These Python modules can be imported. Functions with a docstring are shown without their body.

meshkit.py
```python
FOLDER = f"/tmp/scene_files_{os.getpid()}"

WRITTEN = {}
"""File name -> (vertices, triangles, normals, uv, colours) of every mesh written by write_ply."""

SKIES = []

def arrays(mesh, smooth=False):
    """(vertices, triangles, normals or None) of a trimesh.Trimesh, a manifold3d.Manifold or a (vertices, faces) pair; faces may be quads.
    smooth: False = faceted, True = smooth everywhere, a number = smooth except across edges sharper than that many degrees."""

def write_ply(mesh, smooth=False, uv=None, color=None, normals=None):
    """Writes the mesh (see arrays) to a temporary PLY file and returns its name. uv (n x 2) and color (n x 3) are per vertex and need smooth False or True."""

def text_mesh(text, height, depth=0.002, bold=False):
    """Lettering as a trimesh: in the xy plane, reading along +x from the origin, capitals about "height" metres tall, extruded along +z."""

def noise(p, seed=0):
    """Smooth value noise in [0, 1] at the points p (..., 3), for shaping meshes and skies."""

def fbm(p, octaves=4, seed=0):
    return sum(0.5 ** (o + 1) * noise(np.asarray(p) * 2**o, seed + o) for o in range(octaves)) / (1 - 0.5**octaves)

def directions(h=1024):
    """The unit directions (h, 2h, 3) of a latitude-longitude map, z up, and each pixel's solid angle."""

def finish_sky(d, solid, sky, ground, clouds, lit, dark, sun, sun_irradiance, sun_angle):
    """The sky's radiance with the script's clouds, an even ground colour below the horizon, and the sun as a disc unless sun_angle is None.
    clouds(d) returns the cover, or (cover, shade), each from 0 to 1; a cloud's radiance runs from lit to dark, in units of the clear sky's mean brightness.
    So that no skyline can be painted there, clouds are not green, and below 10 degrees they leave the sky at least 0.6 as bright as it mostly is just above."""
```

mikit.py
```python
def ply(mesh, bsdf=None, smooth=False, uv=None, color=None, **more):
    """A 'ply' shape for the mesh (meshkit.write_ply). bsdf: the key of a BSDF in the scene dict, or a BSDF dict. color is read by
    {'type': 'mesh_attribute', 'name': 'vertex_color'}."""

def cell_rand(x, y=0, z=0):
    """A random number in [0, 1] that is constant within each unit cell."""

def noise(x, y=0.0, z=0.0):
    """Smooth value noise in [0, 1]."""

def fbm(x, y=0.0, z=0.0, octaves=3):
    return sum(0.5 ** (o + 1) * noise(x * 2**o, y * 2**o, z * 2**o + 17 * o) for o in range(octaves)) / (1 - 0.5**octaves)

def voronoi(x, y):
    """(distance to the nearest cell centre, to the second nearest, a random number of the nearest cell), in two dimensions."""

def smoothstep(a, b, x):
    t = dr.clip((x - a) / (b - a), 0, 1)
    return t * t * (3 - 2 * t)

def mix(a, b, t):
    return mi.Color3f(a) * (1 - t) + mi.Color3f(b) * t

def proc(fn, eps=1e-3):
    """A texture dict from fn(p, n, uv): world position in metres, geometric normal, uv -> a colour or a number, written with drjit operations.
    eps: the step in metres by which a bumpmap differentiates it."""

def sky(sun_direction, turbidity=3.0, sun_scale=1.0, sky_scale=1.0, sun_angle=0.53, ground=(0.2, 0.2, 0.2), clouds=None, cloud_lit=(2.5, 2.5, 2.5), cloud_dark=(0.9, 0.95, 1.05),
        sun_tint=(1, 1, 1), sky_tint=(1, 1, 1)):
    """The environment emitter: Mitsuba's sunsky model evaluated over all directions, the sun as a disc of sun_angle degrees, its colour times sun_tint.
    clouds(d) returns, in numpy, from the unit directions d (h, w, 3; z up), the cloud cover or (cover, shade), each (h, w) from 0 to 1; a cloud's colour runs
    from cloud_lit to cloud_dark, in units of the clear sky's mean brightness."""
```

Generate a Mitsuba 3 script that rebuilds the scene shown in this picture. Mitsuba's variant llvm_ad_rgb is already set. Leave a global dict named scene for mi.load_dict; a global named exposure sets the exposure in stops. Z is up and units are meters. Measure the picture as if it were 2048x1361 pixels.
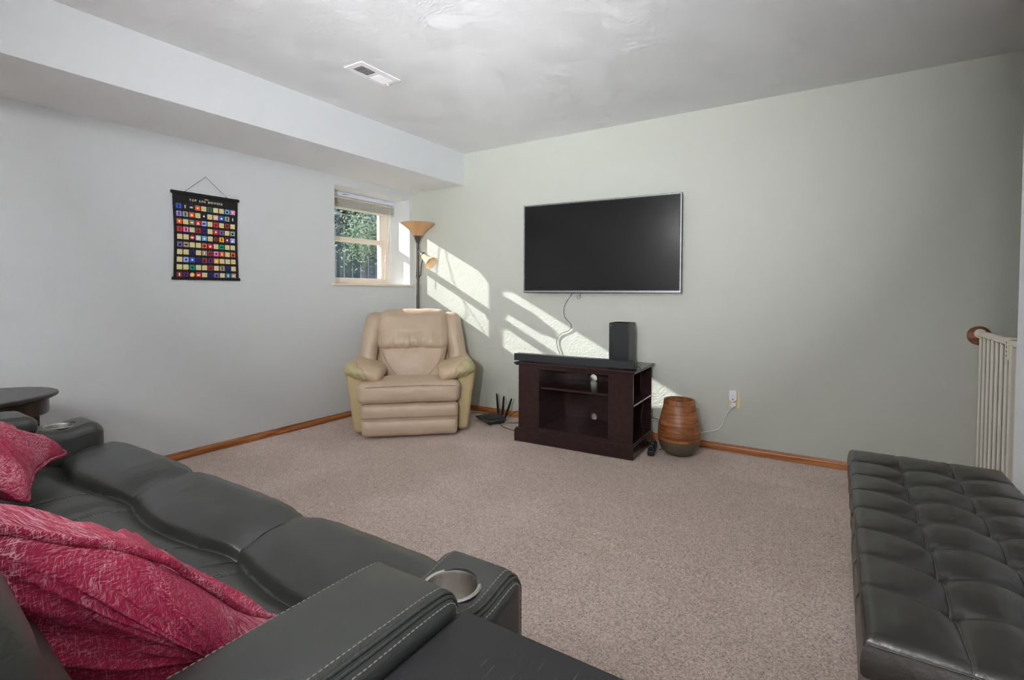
import math
import numpy as np, trimesh, manifold3d, shapely.geometry as sg
import mitsuba as mi, drjit as dr
import mikit, meshkit
from mikit import proc, noise, fbm, voronoi, smoothstep, mix, cell_rand
from scipy.interpolate import CubicSpline, PchipInterpolator

T = mi.ScalarTransform4f
scene, labels = {}, {}

# ------------------------------------------------------------------ camera, light, exposure
CAM = np.array([3.76327, 3.62206, 1.10436])
FWD = np.array([-0.84068568, -0.54077455, -0.02846892])
UPV = np.array([-0.02266954, -0.01738127, 0.99959191])
scene['camera'] = {
    'type': 'perspective', 'fov': 2 * math.degrees(math.atan(1024 / 1009.55)), 'fov_axis': 'x',
    'principal_point_offset_x': 0.0, 'principal_point_offset_y': 66.594 / 1361.0,
    'near_clip': 0.02, 'far_clip': 200.0,
    'to_world': T().look_at(origin=CAM.tolist(), target=(CAM + FWD).tolist(), up=UPV.tolist()),
}
SUN = np.array([1.0, -5.4, 2.81])
scene['sky'] = mikit.sky(SUN, turbidity=3.0, sun_scale=6.0, sky_scale=1.2, sun_tint=(.74, .97, 1.42), ground=(0.15, 0.16, 0.13))
exposure = 1.55
# added ceiling fixtures, unseen behind the camera, for fill light (their shades are built further down, in added_ceiling_lamp)
FILL_LAMP_SPOTS = [(4.75, 3.0), (6.2, 2.3), (6.2, 3.6)]
FILL_LAMP_RADIANCE = (13.8, 13.8, 13.8)
# added uplight, unseen, in place of a bounced flash, its head aimed at the ceiling in front of the camera
UP_POS, UP_AIM, UP_POWER = (4.15, 3.36, 1.28), (1.0, 1.7, 2.4), (19.0, 19.0, 19.4)


# ------------------------------------------------------------------ helpers
def put(key, mesh, mat, smooth=False, **kw):
    """One entry of the scene; a key that is taken gets the next three-digit number."""
    k, n = key, 0
    while k in scene:
        n += 1
        k = f'{key}_{n:03d}'
    scene[k] = mikit.ply(mesh, mat, smooth, **kw)
    return k


def stuff(key):
    labels[key] = {'kind': 'stuff'}
    return key


def name_of(key):
    k, n = key, 0
    while k in labels:
        n += 1
        k = f'{key}_{n:03d}'
    return k


def tag(key, label=None, cat=None, group=None, kind=None):
    d = {}
    if label: d['label'] = label
    if cat: d['category'] = cat
    if group: d['group'] = group
    if kind: d['kind'] = kind
    labels[key] = d
    return key


def thing(name, label, cat, group=None):
    return tag(name_of(name), label, cat, group)


def struct(key, mesh, mat, label=None, smooth=False, **kw):
    k = put(key, mesh, mat, smooth, **kw)
    tag(k, label, None, None, 'structure')
    return k


def cat(*ms):
    out_v, out_f, n = [], [], 0
    for m in ms:
        v, f = (np.asarray(m.vertices), np.asarray(m.faces)) if hasattr(m, 'vertices') else (np.asarray(m[0], float), np.asarray(m[1]))
        if f.shape[1] == 4:
            f = np.vstack([f[:, [0, 1, 2]], f[:, [0, 2, 3]]])
        out_v.append(v); out_f.append(f + n); n += len(v)
    return np.vstack(out_v), np.vstack(out_f)


def xf(m, R=None, t=None):
    v, f = (np.asarray(m.vertices), np.asarray(m.faces)) if hasattr(m, 'vertices') else m
    v = np.asarray(v, float)
    if R is not None: v = v @ np.asarray(R).T
    if t is not None: v = v + np.asarray(t, float)
    return v, f


def rz(a):
    c, s = math.cos(a), math.sin(a)
    return np.array([[c, -s, 0], [s, c, 0], [0, 0, 1.0]])


def ry(a):
    c, s = math.cos(a), math.sin(a)
    return np.array([[c, 0, s], [0, 1, 0], [-s, 0, c]])


def rx(a):
    c, s = math.cos(a), math.sin(a)
    return np.array([[1, 0, 0], [0, c, -s], [0, s, c]])


def bx(x0, x1, y0, y1, z0, z1):
    return trimesh.creation.box(bounds=[[x0, y0, z0], [x1, y1, z1]])


def _lines(h, r, n, seg):
    flat = np.linspace(-(h - r), h - r, max(n, 2)) if h - r > 1e-9 else np.array([0.0])
    a = np.tan(np.radians(np.linspace(0, 45, seg + 1)[1:]))
    return np.concatenate([-(h - r) - r * a[::-1], flat, h - r + r * a])


def soft_box(sx, sy, sz, r, n=(2, 2, 2), seg=3):
    """Rounded box about the origin; n = grid lines on the flat part of each axis. Returns (v, f) closed."""
    h = np.array([sx, sy, sz]) / 2
    r = min(r, *(h * 0.999))
    L = [_lines(h[k], r, n[k], seg) for k in range(3)]
    vs, fs, off = [], [], 0
    for ax in range(3):
        a, b = (ax + 1) % 3, (ax + 2) % 3
        A, B = np.meshgrid(L[a], L[b], indexing='ij')
        for s in (-1, 1):
            p = np.zeros(A.shape + (3,))
            p[..., a], p[..., b], p[..., ax] = A, B, s * h[ax]
            na, nb = A.shape
            i = (np.arange(na - 1)[:, None] * nb + np.arange(nb - 1)[None]).ravel()
            q = np.stack([i, i + nb, i + nb + 1, i + 1], 1)
            if s < 0: q = q[:, ::-1]
            vs.append(p.reshape(-1, 3)); fs.append(q + off); off += na * nb
    v, f = np.vstack(vs), np.vstack(fs)
    inner = np.clip(v, -(h - r), h - r)
    d = v - inner
    l = np.linalg.norm(d, axis=1, keepdims=True)
    v = inner + r * d / np.maximum(l, 1e-12)
    key = np.round(v / 1e-6).astype(np.int64)
    _, first, inv = np.unique(key, axis=0, return_index=True, return_inverse=True)
    inv = inv.ravel()
    v, f = v[first], inv[f]
    f = np.vstack([f[:, [0, 1, 2]], f[:, [0, 2, 3]]])
    f = f[(f[:, 0] != f[:, 1]) & (f[:, 1] != f[:, 2]) & (f[:, 0] != f[:, 2])]
    return v, f


def rbox(x0, x1, y0, y1, z0, z1, r=0.004, seg=2, n=(2, 2, 2)):
    v, f = soft_box(x1 - x0, y1 - y0, z1 - z0, r, n, seg)
    return v + [(x0 + x1) / 2, (y0 + y1) / 2, (z0 + z1) / 2], f


def puff(v, size, top=(0, 0, 0), bot=(0, 0, 0)):
    """Inflate the faces of a soft_box: top/bot = outward bulge of the +/- face of each axis."""
    h = np.asarray(size) / 2
    u = np.clip(v / h, -1, 1)
    o = v.copy()
    for k in range(3):
        a, b = (k + 1) % 3, (k + 2) % 3
        w = (1 - u[:, a] ** 2) * (1 - u[:, b] ** 2)
        o[:, k] += w * np.where(u[:, k] > 0, top[k], -bot[k]) * np.abs(u[:, k])
    return o


def wob(v, amp, freq, seed=0):
    """Low lumps: displaces points by smooth noise."""
    d = np.stack([meshkit.fbm(v * freq + 7.3 * k, 3, seed + k) - 0.5 for k in range(3)], 1)
    return v + amp * 2 * d


def tube(path, r, n=8, closed=False):
    p = np.asarray(path, float)
    m = len(p)
    r = np.broadcast_to(np.asarray(r, float), (m,))
    t = np.roll(p, -1, 0) - np.roll(p, 1, 0) if closed else np.gradient(p, axis=0)
    t = t / np.maximum(np.linalg.norm(t, axis=1, keepdims=True), 1e-12)
    a = np.cross(t[0], [0, 0, 1.0] if abs(t[0][2]) < 0.9 else [1.0, 0, 0]); a /= np.linalg.norm(a)
    rings = []
    for i in range(m):
        a = a - t[i] * (a @ t[i]); a /= np.linalg.norm(a)
        b = np.cross(t[i], a)
        th = np.arange(n) * 2 * np.pi / n
        rings.append(p[i] + r[i] * (np.cos(th)[:, None] * a + np.sin(th)[:, None] * b))
    v = np.vstack(rings)
    f = []
    for i in range(m if closed else m - 1):
        j = (i + 1) % m
        for k in range(n):
            k2 = (k + 1) % n
            f.append([i * n + k, i * n + k2, j * n + k2]); f.append([i * n + k, j * n + k2, j * n + k])
    if not closed:
        v = np.vstack([v, p[0], p[-1]])
        for k in range(n):
            k2 = (k + 1) % n
            f.append([m * n, k2, k]); f.append([m * n + 1, (m - 1) * n + k, (m - 1) * n + k2])
    return v, np.array(f)


def spline(pts, n, closed=False):
    p = np.asarray(pts, float)
    if closed: p = np.vstack([p, p[:1]])
    s = np.concatenate([[0], np.cumsum(np.linalg.norm(np.diff(p, axis=0), axis=1))])
    c = CubicSpline(s, p, bc_type='periodic' if closed else 'natural')
    return c(np.linspace(0, s[-1], n + 1)[:-1] if closed else np.linspace(0, s[-1], n))


def lathe(profile, n=48, wave=None):
    """profile: (r, z) rows from bottom outside upwards; wave(theta, k) scales the radius."""
    pr = np.asarray(profile, float)
    th = np.arange(n) * 2 * np.pi / n
    v = []
    for k, (r, z) in enumerate(pr):
        rr = r * (wave(th, k) if wave else 1.0)
        v.append(np.stack([rr * np.cos(th), rr * np.sin(th), np.full(n, z)], 1))
    v = np.vstack(v)
    f = []
    for k in range(len(pr) - 1):
        for i in range(n):
            j = (i + 1) % n
            f.append([k * n + i, k * n + j, (k + 1) * n + j, (k + 1) * n + i])
    return v, np.array(f)


def grid_mesh(P):
    """P (a, b, 3) -> quads facing (d/da x d/db)."""
    a, b = P.shape[:2]
    i = (np.arange(a - 1)[:, None] * b + np.arange(b - 1)[None]).ravel()
    return P.reshape(-1, 3), np.stack([i, i + b, i + b + 1, i + 1], 1)


def prism(poly, h):
    return trimesh.creation.extrude_polygon(poly, h, engine='earcut')


def to_man(m):
    v, f = (np.asarray(m.vertices), np.asarray(m.faces)) if hasattr(m, 'vertices') else m
    if f.shape[1] == 4: f = np.vstack([f[:, [0, 1, 2]], f[:, [0, 2, 3]]])
    return manifold3d.Manifold(manifold3d.Mesh(np.asarray(v, np.float32), np.asarray(f, np.uint32)))


def stitches(path, pitch=0.0075, length=0.0048, r=0.0008):
    """Thread dashes lying along a polyline: one mesh of short hexagonal rods."""
    p = np.asarray(path, float)
    s = np.concatenate([[0], np.cumsum(np.linalg.norm(np.diff(p, axis=0), axis=1))])
    at = lambda q: np.stack([np.interp(q, s, p[:, k]) for k in range(3)], -1)
    return cat(*[tube(at(np.array([q, q + length / 2, q + length])), [r * .6, r, r * .6], 5) for q in np.arange(0, s[-1] - length, pitch)])


def section(m, axis, val, keep):
    """The line in which the mesh meets the plane axis = val, as one polyline running through the points that keep() accepts, and its outward normals."""
    v, f = (np.asarray(m.vertices), np.asarray(m.faces)) if hasattr(m, 'vertices') else m
    if f.shape[1] == 4: f = np.vstack([f[:, [0, 1, 2]], f[:, [0, 2, 3]]])
    tm_ = trimesh.Trimesh(v, f, process=False)
    n = np.zeros(3); n[axis] = 1
    sec = tm_.section(plane_origin=n * val, plane_normal=n)
    p = max(sec.discrete, key=len)[:-1]
    ok = np.array([keep(q) for q in p])
    i = int(np.argmax(~ok & np.roll(ok, -1))) + 1 if not ok.all() else 0
    p, ok = np.roll(p, -i, 0), np.roll(ok, -i)
    p = p[:int(np.argmax(~ok))] if not ok.all() else p
    s = np.concatenate([[0], np.cumsum(np.linalg.norm(np.diff(p, axis=0), axis=1))])
    q = np.linspace(0, s[-1], 120)
    p = np.stack([np.interp(q, s, p[:, k]) for k in range(3)], 1)
    k = trimesh.proximity.ProximityQuery(trimesh.Trimesh(v, f, process=False)).vertex(p)[1]
    nn = np.asarray(trimesh.Trimesh(v, f, process=False).vertex_normals)[k]
    return p, nn


# ------------------------------------------------------------------ materials
def mat(name, d, bump=None, scale=0.001, eps=1e-3, one_sided=False):
    if bump is not None:
        d = {'type': 'bumpmap', 'tex': proc(bump, eps), 'scale': scale, 'bsdf': d}
    scene['mat_' + name] = d if d['type'] == 'principledthin' or one_sided else {'type': 'twosided', 'bsdf': d}
    return 'mat_' + name


def rgb(*c):
    return {'type': 'rgb', 'value': list(c)}


def srgb(r, g, b):
    f = lambda c: c / 255 / 12.92 if c <= 10 else ((c / 255 + .055) / 1.055) ** 2.4
    return [f(r), f(g), f(b)]


def pr(color, rough=0.5, spec=0.5, **kw):
    return {'type': 'principled', 'base_color': color if isinstance(color, dict) else rgb(*color), 'roughness': rough, 'specular': spec, **kw}


def h_peel(p, n, uv):
    return fbm(p.x * 95, p.y * 95, p.z * 95, 2)


def h_stomp(p, n, uv):
    f, s, w = voronoi(p.x * 6.5 + noise(p.x * 9, p.y * 9) * .5, p.y * 6.5)
    a = w * 6.2832
    u, t = p.x * dr.cos(a) + p.y * dr.sin(a), p.y * dr.cos(a) - p.x * dr.sin(a)
    st = noise(u * 270, t * 58, w * 40)
    return smoothstep(.45, .8, st) * (0.35 + 0.65 * noise(p.x * 14, p.y * 14, 3.0)) + 0.5 * noise(p.x * 260, p.y * 260)


WALL_W = mat('wall_white', pr(srgb(204, 207, 209), .55, .35), h_peel, .0026, one_sided=True)
WALL_G = mat('wall_green', pr(srgb(188, 191, 182), .5, .4), h_peel, .0016, one_sided=True)
CEIL = mat('ceiling', pr(srgb(209, 211, 212), .8, .2), h_stomp, .0030, one_sided=True)


def c_carpet(p, n, uv):
    big = fbm(p.x * 2.2 + noise(p.x * 5, p.y * 5) * .6, p.y * 2.2, 0, 3)
    fine = noise(p.x * 210, p.y * 210) * .55 + noise(p.x * 420, p.y * 420) * .45
    dark = smoothstep(.70, .86, noise(p.x * 300 + 31, p.y * 300))
    c = mix(srgb(184, 167, 157), srgb(197, 180, 171), smoothstep(.2, .8, big))
    return c * (0.55 + 0.90 * fine) * (1 - .45 * dark)


def h_carpet(p, n, uv):
    return noise(p.x * 190, p.y * 190) * .6 + noise(p.x * 380, p.y * 380) * .4 + fbm(p.x * 14, p.y * 14, 0, 2) * 1.2


CARPET = mat('carpet', pr(proc(c_carpet), 1.0, .1, sheen=.2), h_carpet, .007, one_sided=True)


def wood_fn(dark, light, ax, freq=55.0, stretch=2.2):
    def fn(p, n, uv):
        q = [p.x, p.y, p.z]
        along = q[ax]
        a, b = q[(ax + 1) % 3], q[(ax + 2) % 3]
        g = fbm(a * freq + noise(along * 3, a * 9) * 3, along * stretch, b * freq, 3)
        fine = noise(a * freq * 5, along * 14, b * freq * 5)
        return mix(dark, light, smoothstep(.25, .75, g)) * (0.82 + .3 * fine)
    return fn


OAK_X = mat('oak_left', pr(proc(wood_fn(srgb(132, 78, 38), srgb(190, 124, 72), 0, 70)), .35, .5))
OAK_Y = mat('oak_right', pr(proc(wood_fn(srgb(132, 78, 38), srgb(190, 124, 72), 1, 70)), .35, .5))
ROSETTE = mat('rosette_wood', pr(proc(wood_fn(srgb(96, 58, 34), srgb(152, 100, 64), 1, 60)), .35, .5))
ESPRESSO = mat('espresso', pr(proc(wood_fn(srgb(43, 26, 28), srgb(50, 31, 32), 0, 40)), .24, .5))
BLACKWOOD = mat('black_wood', pr(proc(lambda p, n, uv: mix(srgb(31, 31, 33), srgb(96, 94, 90), smoothstep(.86, .93, noise(p.x * 30 + 3.1, p.y * 620)) * smoothstep(.5, .8, noise(p.x * 9, p.y * 14, 5.0)) * .32)), .40, .45),
                lambda p, n, uv: noise(p.x * 26, p.y * 300), .00012)
TABLE_DARK = mat('dark_table', pr(srgb(44, 38, 36), .3, .5))
VINYL_W = mat('window_vinyl', pr(srgb(214, 204, 192), .4, .5))
BLIND_W = mat('blind', pr(srgb(196, 194, 186), .45, .4))
BLIND_B = mat('blind_rail', pr(srgb(205, 212, 224), .35, .5))
PAINT_W = mat('white_paint', pr(srgb(222, 218, 206), .35, .5))
WHITE_P = mat('white_plastic', pr(srgb(226, 226, 230), .4, .5))
ALMOND = mat('almond_plastic', pr(srgb(218, 206, 160), .4, .5))
CREAM = mat('cream_plastic', pr(srgb(222, 214, 188), .4, .5))
BLACK_P = mat('black_plastic', pr(srgb(26, 27, 29), .42, .5))
BLACK_M = mat('black_satin', pr(srgb(34, 37, 40), .36, .5))
BLACK_G = mat('black_cloth', pr(srgb(36, 39, 42), .6, .4))
CORD_B = mat('black_cord', pr(srgb(30, 30, 32), .5, .4))
HOLE_SHADE = mat('opening_shade', pr(srgb(10, 10, 11), .9, .1))  # flat black: the shade inside openings put into the colour
SCREEN = mat('screen', pr(srgb(15, 15, 17), .2, .35))
SILVER = mat('silver', pr(srgb(150, 150, 156), .38, .5, metallic=.7))
CHROME = mat('chrome', {'type': 'roughconductor', 'material': 'Cr', 'alpha': .08})
STEEL = mat('steel', {'type': 'roughconductor', 'material': 'none', 'specular_reflectance': proc(lambda p, n, uv: mix((.52, .50, .47), (.78, .76, .72), noise(p.z * 900, 0, 0) * .6 + .2)), 'alpha': .26})
BRONZE = mat('dark_bronze', pr(srgb(66, 62, 60), .4, .6, metallic=.35))
AMBER = mat('amber_shade', pr(srgb(182, 140, 98), .35, .5))
AMBER_L = mat('amber_glass', {'type': 'principledthin', 'base_color': rgb(*srgb(234, 216, 184)), 'roughness': .2, 'diff_trans': .7, 'spec_trans': 0.0})
POSTER_K = mat('poster_black', pr(srgb(20, 19, 22), .5, .4))
PRINT = mat('poster_print', pr({'type': 'mesh_attribute', 'name': 'vertex_color'}, .5, .4))
VERTC = mat('painted', pr({'type': 'mesh_attribute', 'name': 'vertex_color'}, .48, .4), lambda p, n, uv: fbm(p.x * 240, p.y * 240, p.z * 240, 2) + 3 * fbm(p.x * 22, p.y * 22, p.z * 22, 3), .0012, one_sided=True)


def h_leather(p, n, uv):
    return noise(p.x * 520, p.y * 520, p.z * 520) * .5 + noise(p.x * 260, p.y * 260, p.z * 260) * .5 + 1.3 * fbm(p.x * 30, p.y * 30, p.z * 30, 3)


LEATHER = mat('sofa_leather', pr(proc(lambda p, n, uv: mix(srgb(42, 45, 43), srgb(54, 56, 53), fbm(p.x * 9, p.y * 9, p.z * 9, 3))), .34, .6, clearcoat=.6, clearcoat_gloss=.75), h_leather, .0010, one_sided=True)
OTTO = mat('ottoman_leather', pr(proc(lambda p, n, uv: mix(srgb(25, 24, 22), srgb(36, 34, 31), fbm(p.x * 7, p.y * 7, p.z * 7, 3))), .30, .6, clearcoat=.5, clearcoat_gloss=.8),
           lambda p, n, uv: fbm(p.x * 34, p.y * 34, p.z * 34, 4) + .15 * noise(p.x * 420, p.y * 420, p.z * 420), .0018, one_sided=True)
THREAD = mat('thread', pr(srgb(128, 126, 118), .7, .2))
TAN = mat('tan_leather', pr(proc(lambda p, n, uv: mix(srgb(168, 148, 127), srgb(190, 169, 147), fbm(p.x * 8, p.y * 8, p.z * 8, 3))), .42, .45),
          lambda p, n, uv: fbm(p.x * 28, p.y * 28, p.z * 28, 4) + .12 * noise(p.x * 300, p.y * 300, p.z * 300), .0045, one_sided=True)
TAN_V = mat('tan_vinyl', pr(srgb(178, 160, 120), .5, .4), lambda p, n, uv: fbm(p.x * 60, p.y * 60, p.z * 60, 2), .0006)
SEAM = mat('tan_seam', pr(srgb(150, 125, 100), .6, .3))


def c_pillow(p, n, uv):
    u, v = uv.x, uv.y
    a = noise(u * 190, v * 1250) * .6 + noise(u * 420 + 3, v * 2300) * .4
    b = noise(u * 1250, v * 190 + 7) * .6 + noise(u * 2300, v * 420 + 4) * .4
    patch = .35 + 1.1 * smoothstep(.38, .72, fbm(u * 16, v * 11, 2.0, 3))
    fib = smoothstep(.50, .84, a) + smoothstep(.54, .86, b)
    deep = smoothstep(.55, .85, noise(u * 170 + 40, v * 1100)) * .5
    return mix(srgb(154, 34, 66), srgb(226, 160, 172), dr.clip(fib * patch * .85, 0, 1)) * (1 - .45 * deep)


PILLOW = mat('pillow_fabric', pr(proc(c_pillow), .9, .2, sheen=.5), lambda p, n, uv: noise(p.x * 330, p.y * 330, p.z * 330), .0010, one_sided=True)


def c_vase(p, n, uv):
    band = cell_rand(dr.floor(p.z * 22 + .35), 3) * .5 + .25
    blk = cell_rand(dr.floor(p.z * 22 + .35), dr.floor(dr.atan2(p.y - 2.727, p.x - .25) * 2.1 + cell_rand(dr.floor(p.z * 22 + .35), 9) * 5), 5)
    g = fbm(p.x * 8, p.y * 8, p.z * 90, 3)
    dark = smoothstep(.55, .8, fbm(p.x * 12 + 3, p.y * 12, p.z * 14, 3))
    c = mix(srgb(112, 64, 36), srgb(180, 120, 74), dr.clip(band * .55 + blk * .4 + (g - .5) * 1.1 - .05, 0, 1))
    return mix(c, mi.Color3f(srgb(92, 62, 44)), dark * .75)


VASE_W = mat('vase_wood', pr(proc(c_vase), .4, .45))
VASE_G = mat('vase_glaze', pr(srgb(92, 82, 66), .3, .5))
BARK = mat('bark', pr(srgb(64, 58, 54), .9, .2))
LEAF = mat('leaf_hazed', {'type': 'principledthin', 'base_color': rgb(*srgb(134, 154, 130)), 'roughness': .5, 'diff_trans': .7})  # greyed and lightened: haze of the window pane put into the leaf colour
LEAF_D = mat('leaf_dark_hazed', {'type': 'principledthin', 'base_color': rgb(*srgb(120, 134, 142)), 'roughness': .5, 'diff_trans': .6})  # bluish and lightened for the same pane haze
GRASS = mat('grass', pr(srgb(84, 96, 66), .9, .2))
FENCE = mat('fence_wood_hazed', pr(srgb(124, 136, 154), .8, .2))  # blue grey carries the pane haze too
scene['mat_pane'] = {'type': 'thindielectric', 'int_ior': 1.5}
PANE = 'mat_pane'

# ------------------------------------------------------------------ the setting
H = 2.40
XB, YB, YP = 7.4, 5.5, 4.24           # back wall, stairwell's far wall, face of the partition
WX0, WX1, WZ0, WZ1 = 0.037, 0.94, 1.172, 2.027    # window opening
W2 = (5.6, 6.7, 1.0, 1.98)            # a second window of the left wall, behind the camera


def wall_with_holes(x0, x1, y0, y1, z0, z1, holes):
    poly = sg.box(x0, z0, x1, z1)
    for a, b, c, d in holes: poly = poly.difference(sg.box(a, c, b, d))
    m = prism(poly, y1 - y0)                              # x, z, depth
    v = np.asarray(m.vertices)
    return np.stack([v[:, 0], y0 + v[:, 2], v[:, 1]], 1), np.asarray(m.faces)[:, ::-1]


# carpet: a grid with low vacuum ridges and wrinkles
gx = np.unique(np.concatenate([np.linspace(-.02, XB, 250), np.arange(1.55, 2.45, .006)]))
gy = np.unique(np.concatenate([np.linspace(-.02, YB, 190), np.arange(2.2, 3.4, .006)]))
GX, GY = np.meshgrid(gx, gy, indexing='ij')
GZ = 0.004 * (meshkit.fbm(np.stack([GX * 3, GY * 3, GX * 0], -1), 3, 5) - .5)


def ridge(pts, h, w):
    """A wrinkle of the carpet along a line on the floor."""
    global GZ
    p = spline(pts, 60)
    d2 = np.full(GX.shape, 9.0); side = np.zeros(GX.shape); q = np.zeros(GX.shape)
    for i in range(59):
        a, e = p[i], p[i + 1] - p[i]
        L = e @ e
        t = np.clip(((GX - a[0]) * e[0] + (GY - a[1]) * e[1]) / L, 0, 1)
        dx, dy = GX - a[0] - t * e[0], GY - a[1] - t * e[1]
        n = dx * dx + dy * dy
        m = n < d2
        d2 = np.where(m, n, d2); side = np.where(m, np.sign(e[0] * dy - e[1] * dx), side); q = np.where(m, (i + t) / 59, q)
    d = np.sqrt(d2)
    GZ = GZ + h * np.sin(np.pi * q) ** .5 * (np.exp(-(d / w) ** 2) + .5 * np.exp(-(d / (4 * w)) ** 2) - .8 * np.exp(-((d - 1.6 * w) / w) ** 2) * (side > 0))


ridge([[1.596, 2.562], [1.61, 2.634], [1.713, 2.88], [1.735, 3.077], [1.722, 3.368]], .011, .010)
ridge([[1.78, 2.52], [1.84, 2.70], [1.86, 2.86]], .004, .010)
struct('floor', grid_mesh(np.stack([GX, GY, GZ - .004], -1)), CARPET, 'beige mottled carpet floor', True)
struct('ceiling', bx(-.15, XB + .15, -.45, YB + .12, H, H + .1), CEIL, 'white stomp textured ceiling')
struct('wall_left', wall_with_holes(-.15, XB + .15, -.47, 0, 0, H, [(WX0, WX1, WZ0, WZ1), W2]), WALL_W, 'cool white left wall with a recessed window')
struct('wall_right', bx(-.15, 0, 0, YB + .12, 0, H), WALL_G, 'grey green wall behind the television')
struct('wall_partition', bx(.94, XB, YP, YP + .12, 0, H), mat('partition_lit_paint', pr(srgb(232, 235, 240), .5, .4)), 'white wall end at the right edge')  # paint made brighter in place of light missing on this wall
struct('wall_stairwell', bx(-.15, XB + .15, YB, YB + .12, 0, H), WALL_G)
struct('wall_back', bx(XB, XB + .12, -.45, YB + .12, 0, H), WALL_W)
BD, BH = .6635, 2.1047
struct('wall_bulkhead', bx(0, XB, .60, BD, BH, H), WALL_W, 'smooth white face of the boxed bulkhead')
struct('ceiling_bulkhead', bx(0, XB, 0, BD - .001, BH - .002, BH + .05), CEIL, 'textured underside of the bulkhead')

prof = [(0, 0), (.013, 0), (.013, .030), (.0105, .036), (.0105, .040), (.006, .0485), (0, .0485)]


def baseboard(L):
    m = prism(sg.Polygon(prof), L)                       # (off wall, up, along)
    return np.asarray(m.vertices), np.asarray(m.faces)


v, f = baseboard(XB)
struct('baseboard_left', (np.stack([v[:, 2], v[:, 0], v[:, 1]], 1), f), OAK_X, 'orange oak baseboard along the left wall')
v, f = baseboard(YP + .9)
struct('baseboard_right', (np.stack([v[:, 0], v[:, 2], v[:, 1]], 1), f[:, ::-1]), OAK_Y, 'orange oak baseboard along the television wall')

# window: frame, two sashes, panes; sill
FY0, FY1 = -.45, -.295


def frame_ring(x0, x1, z0, z1, w, y0, y1, wt=None, wb=None):
    m = prism(sg.box(x0, z0, x1, z1).difference(sg.box(x0 + w, z0 + (wb or w), x1 - w, z1 - (wt or w))), y1 - y0)
    v = np.asarray(m.vertices)
    return np.stack([v[:, 0], y0 + v[:, 2], v[:, 1]], 1), np.asarray(m.faces)[:, ::-1]


def put_each(key, meshes, mat_, smooth=False, **kw):
    return [put(key, m, mat_, smooth, **kw) for m in meshes]


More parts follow.
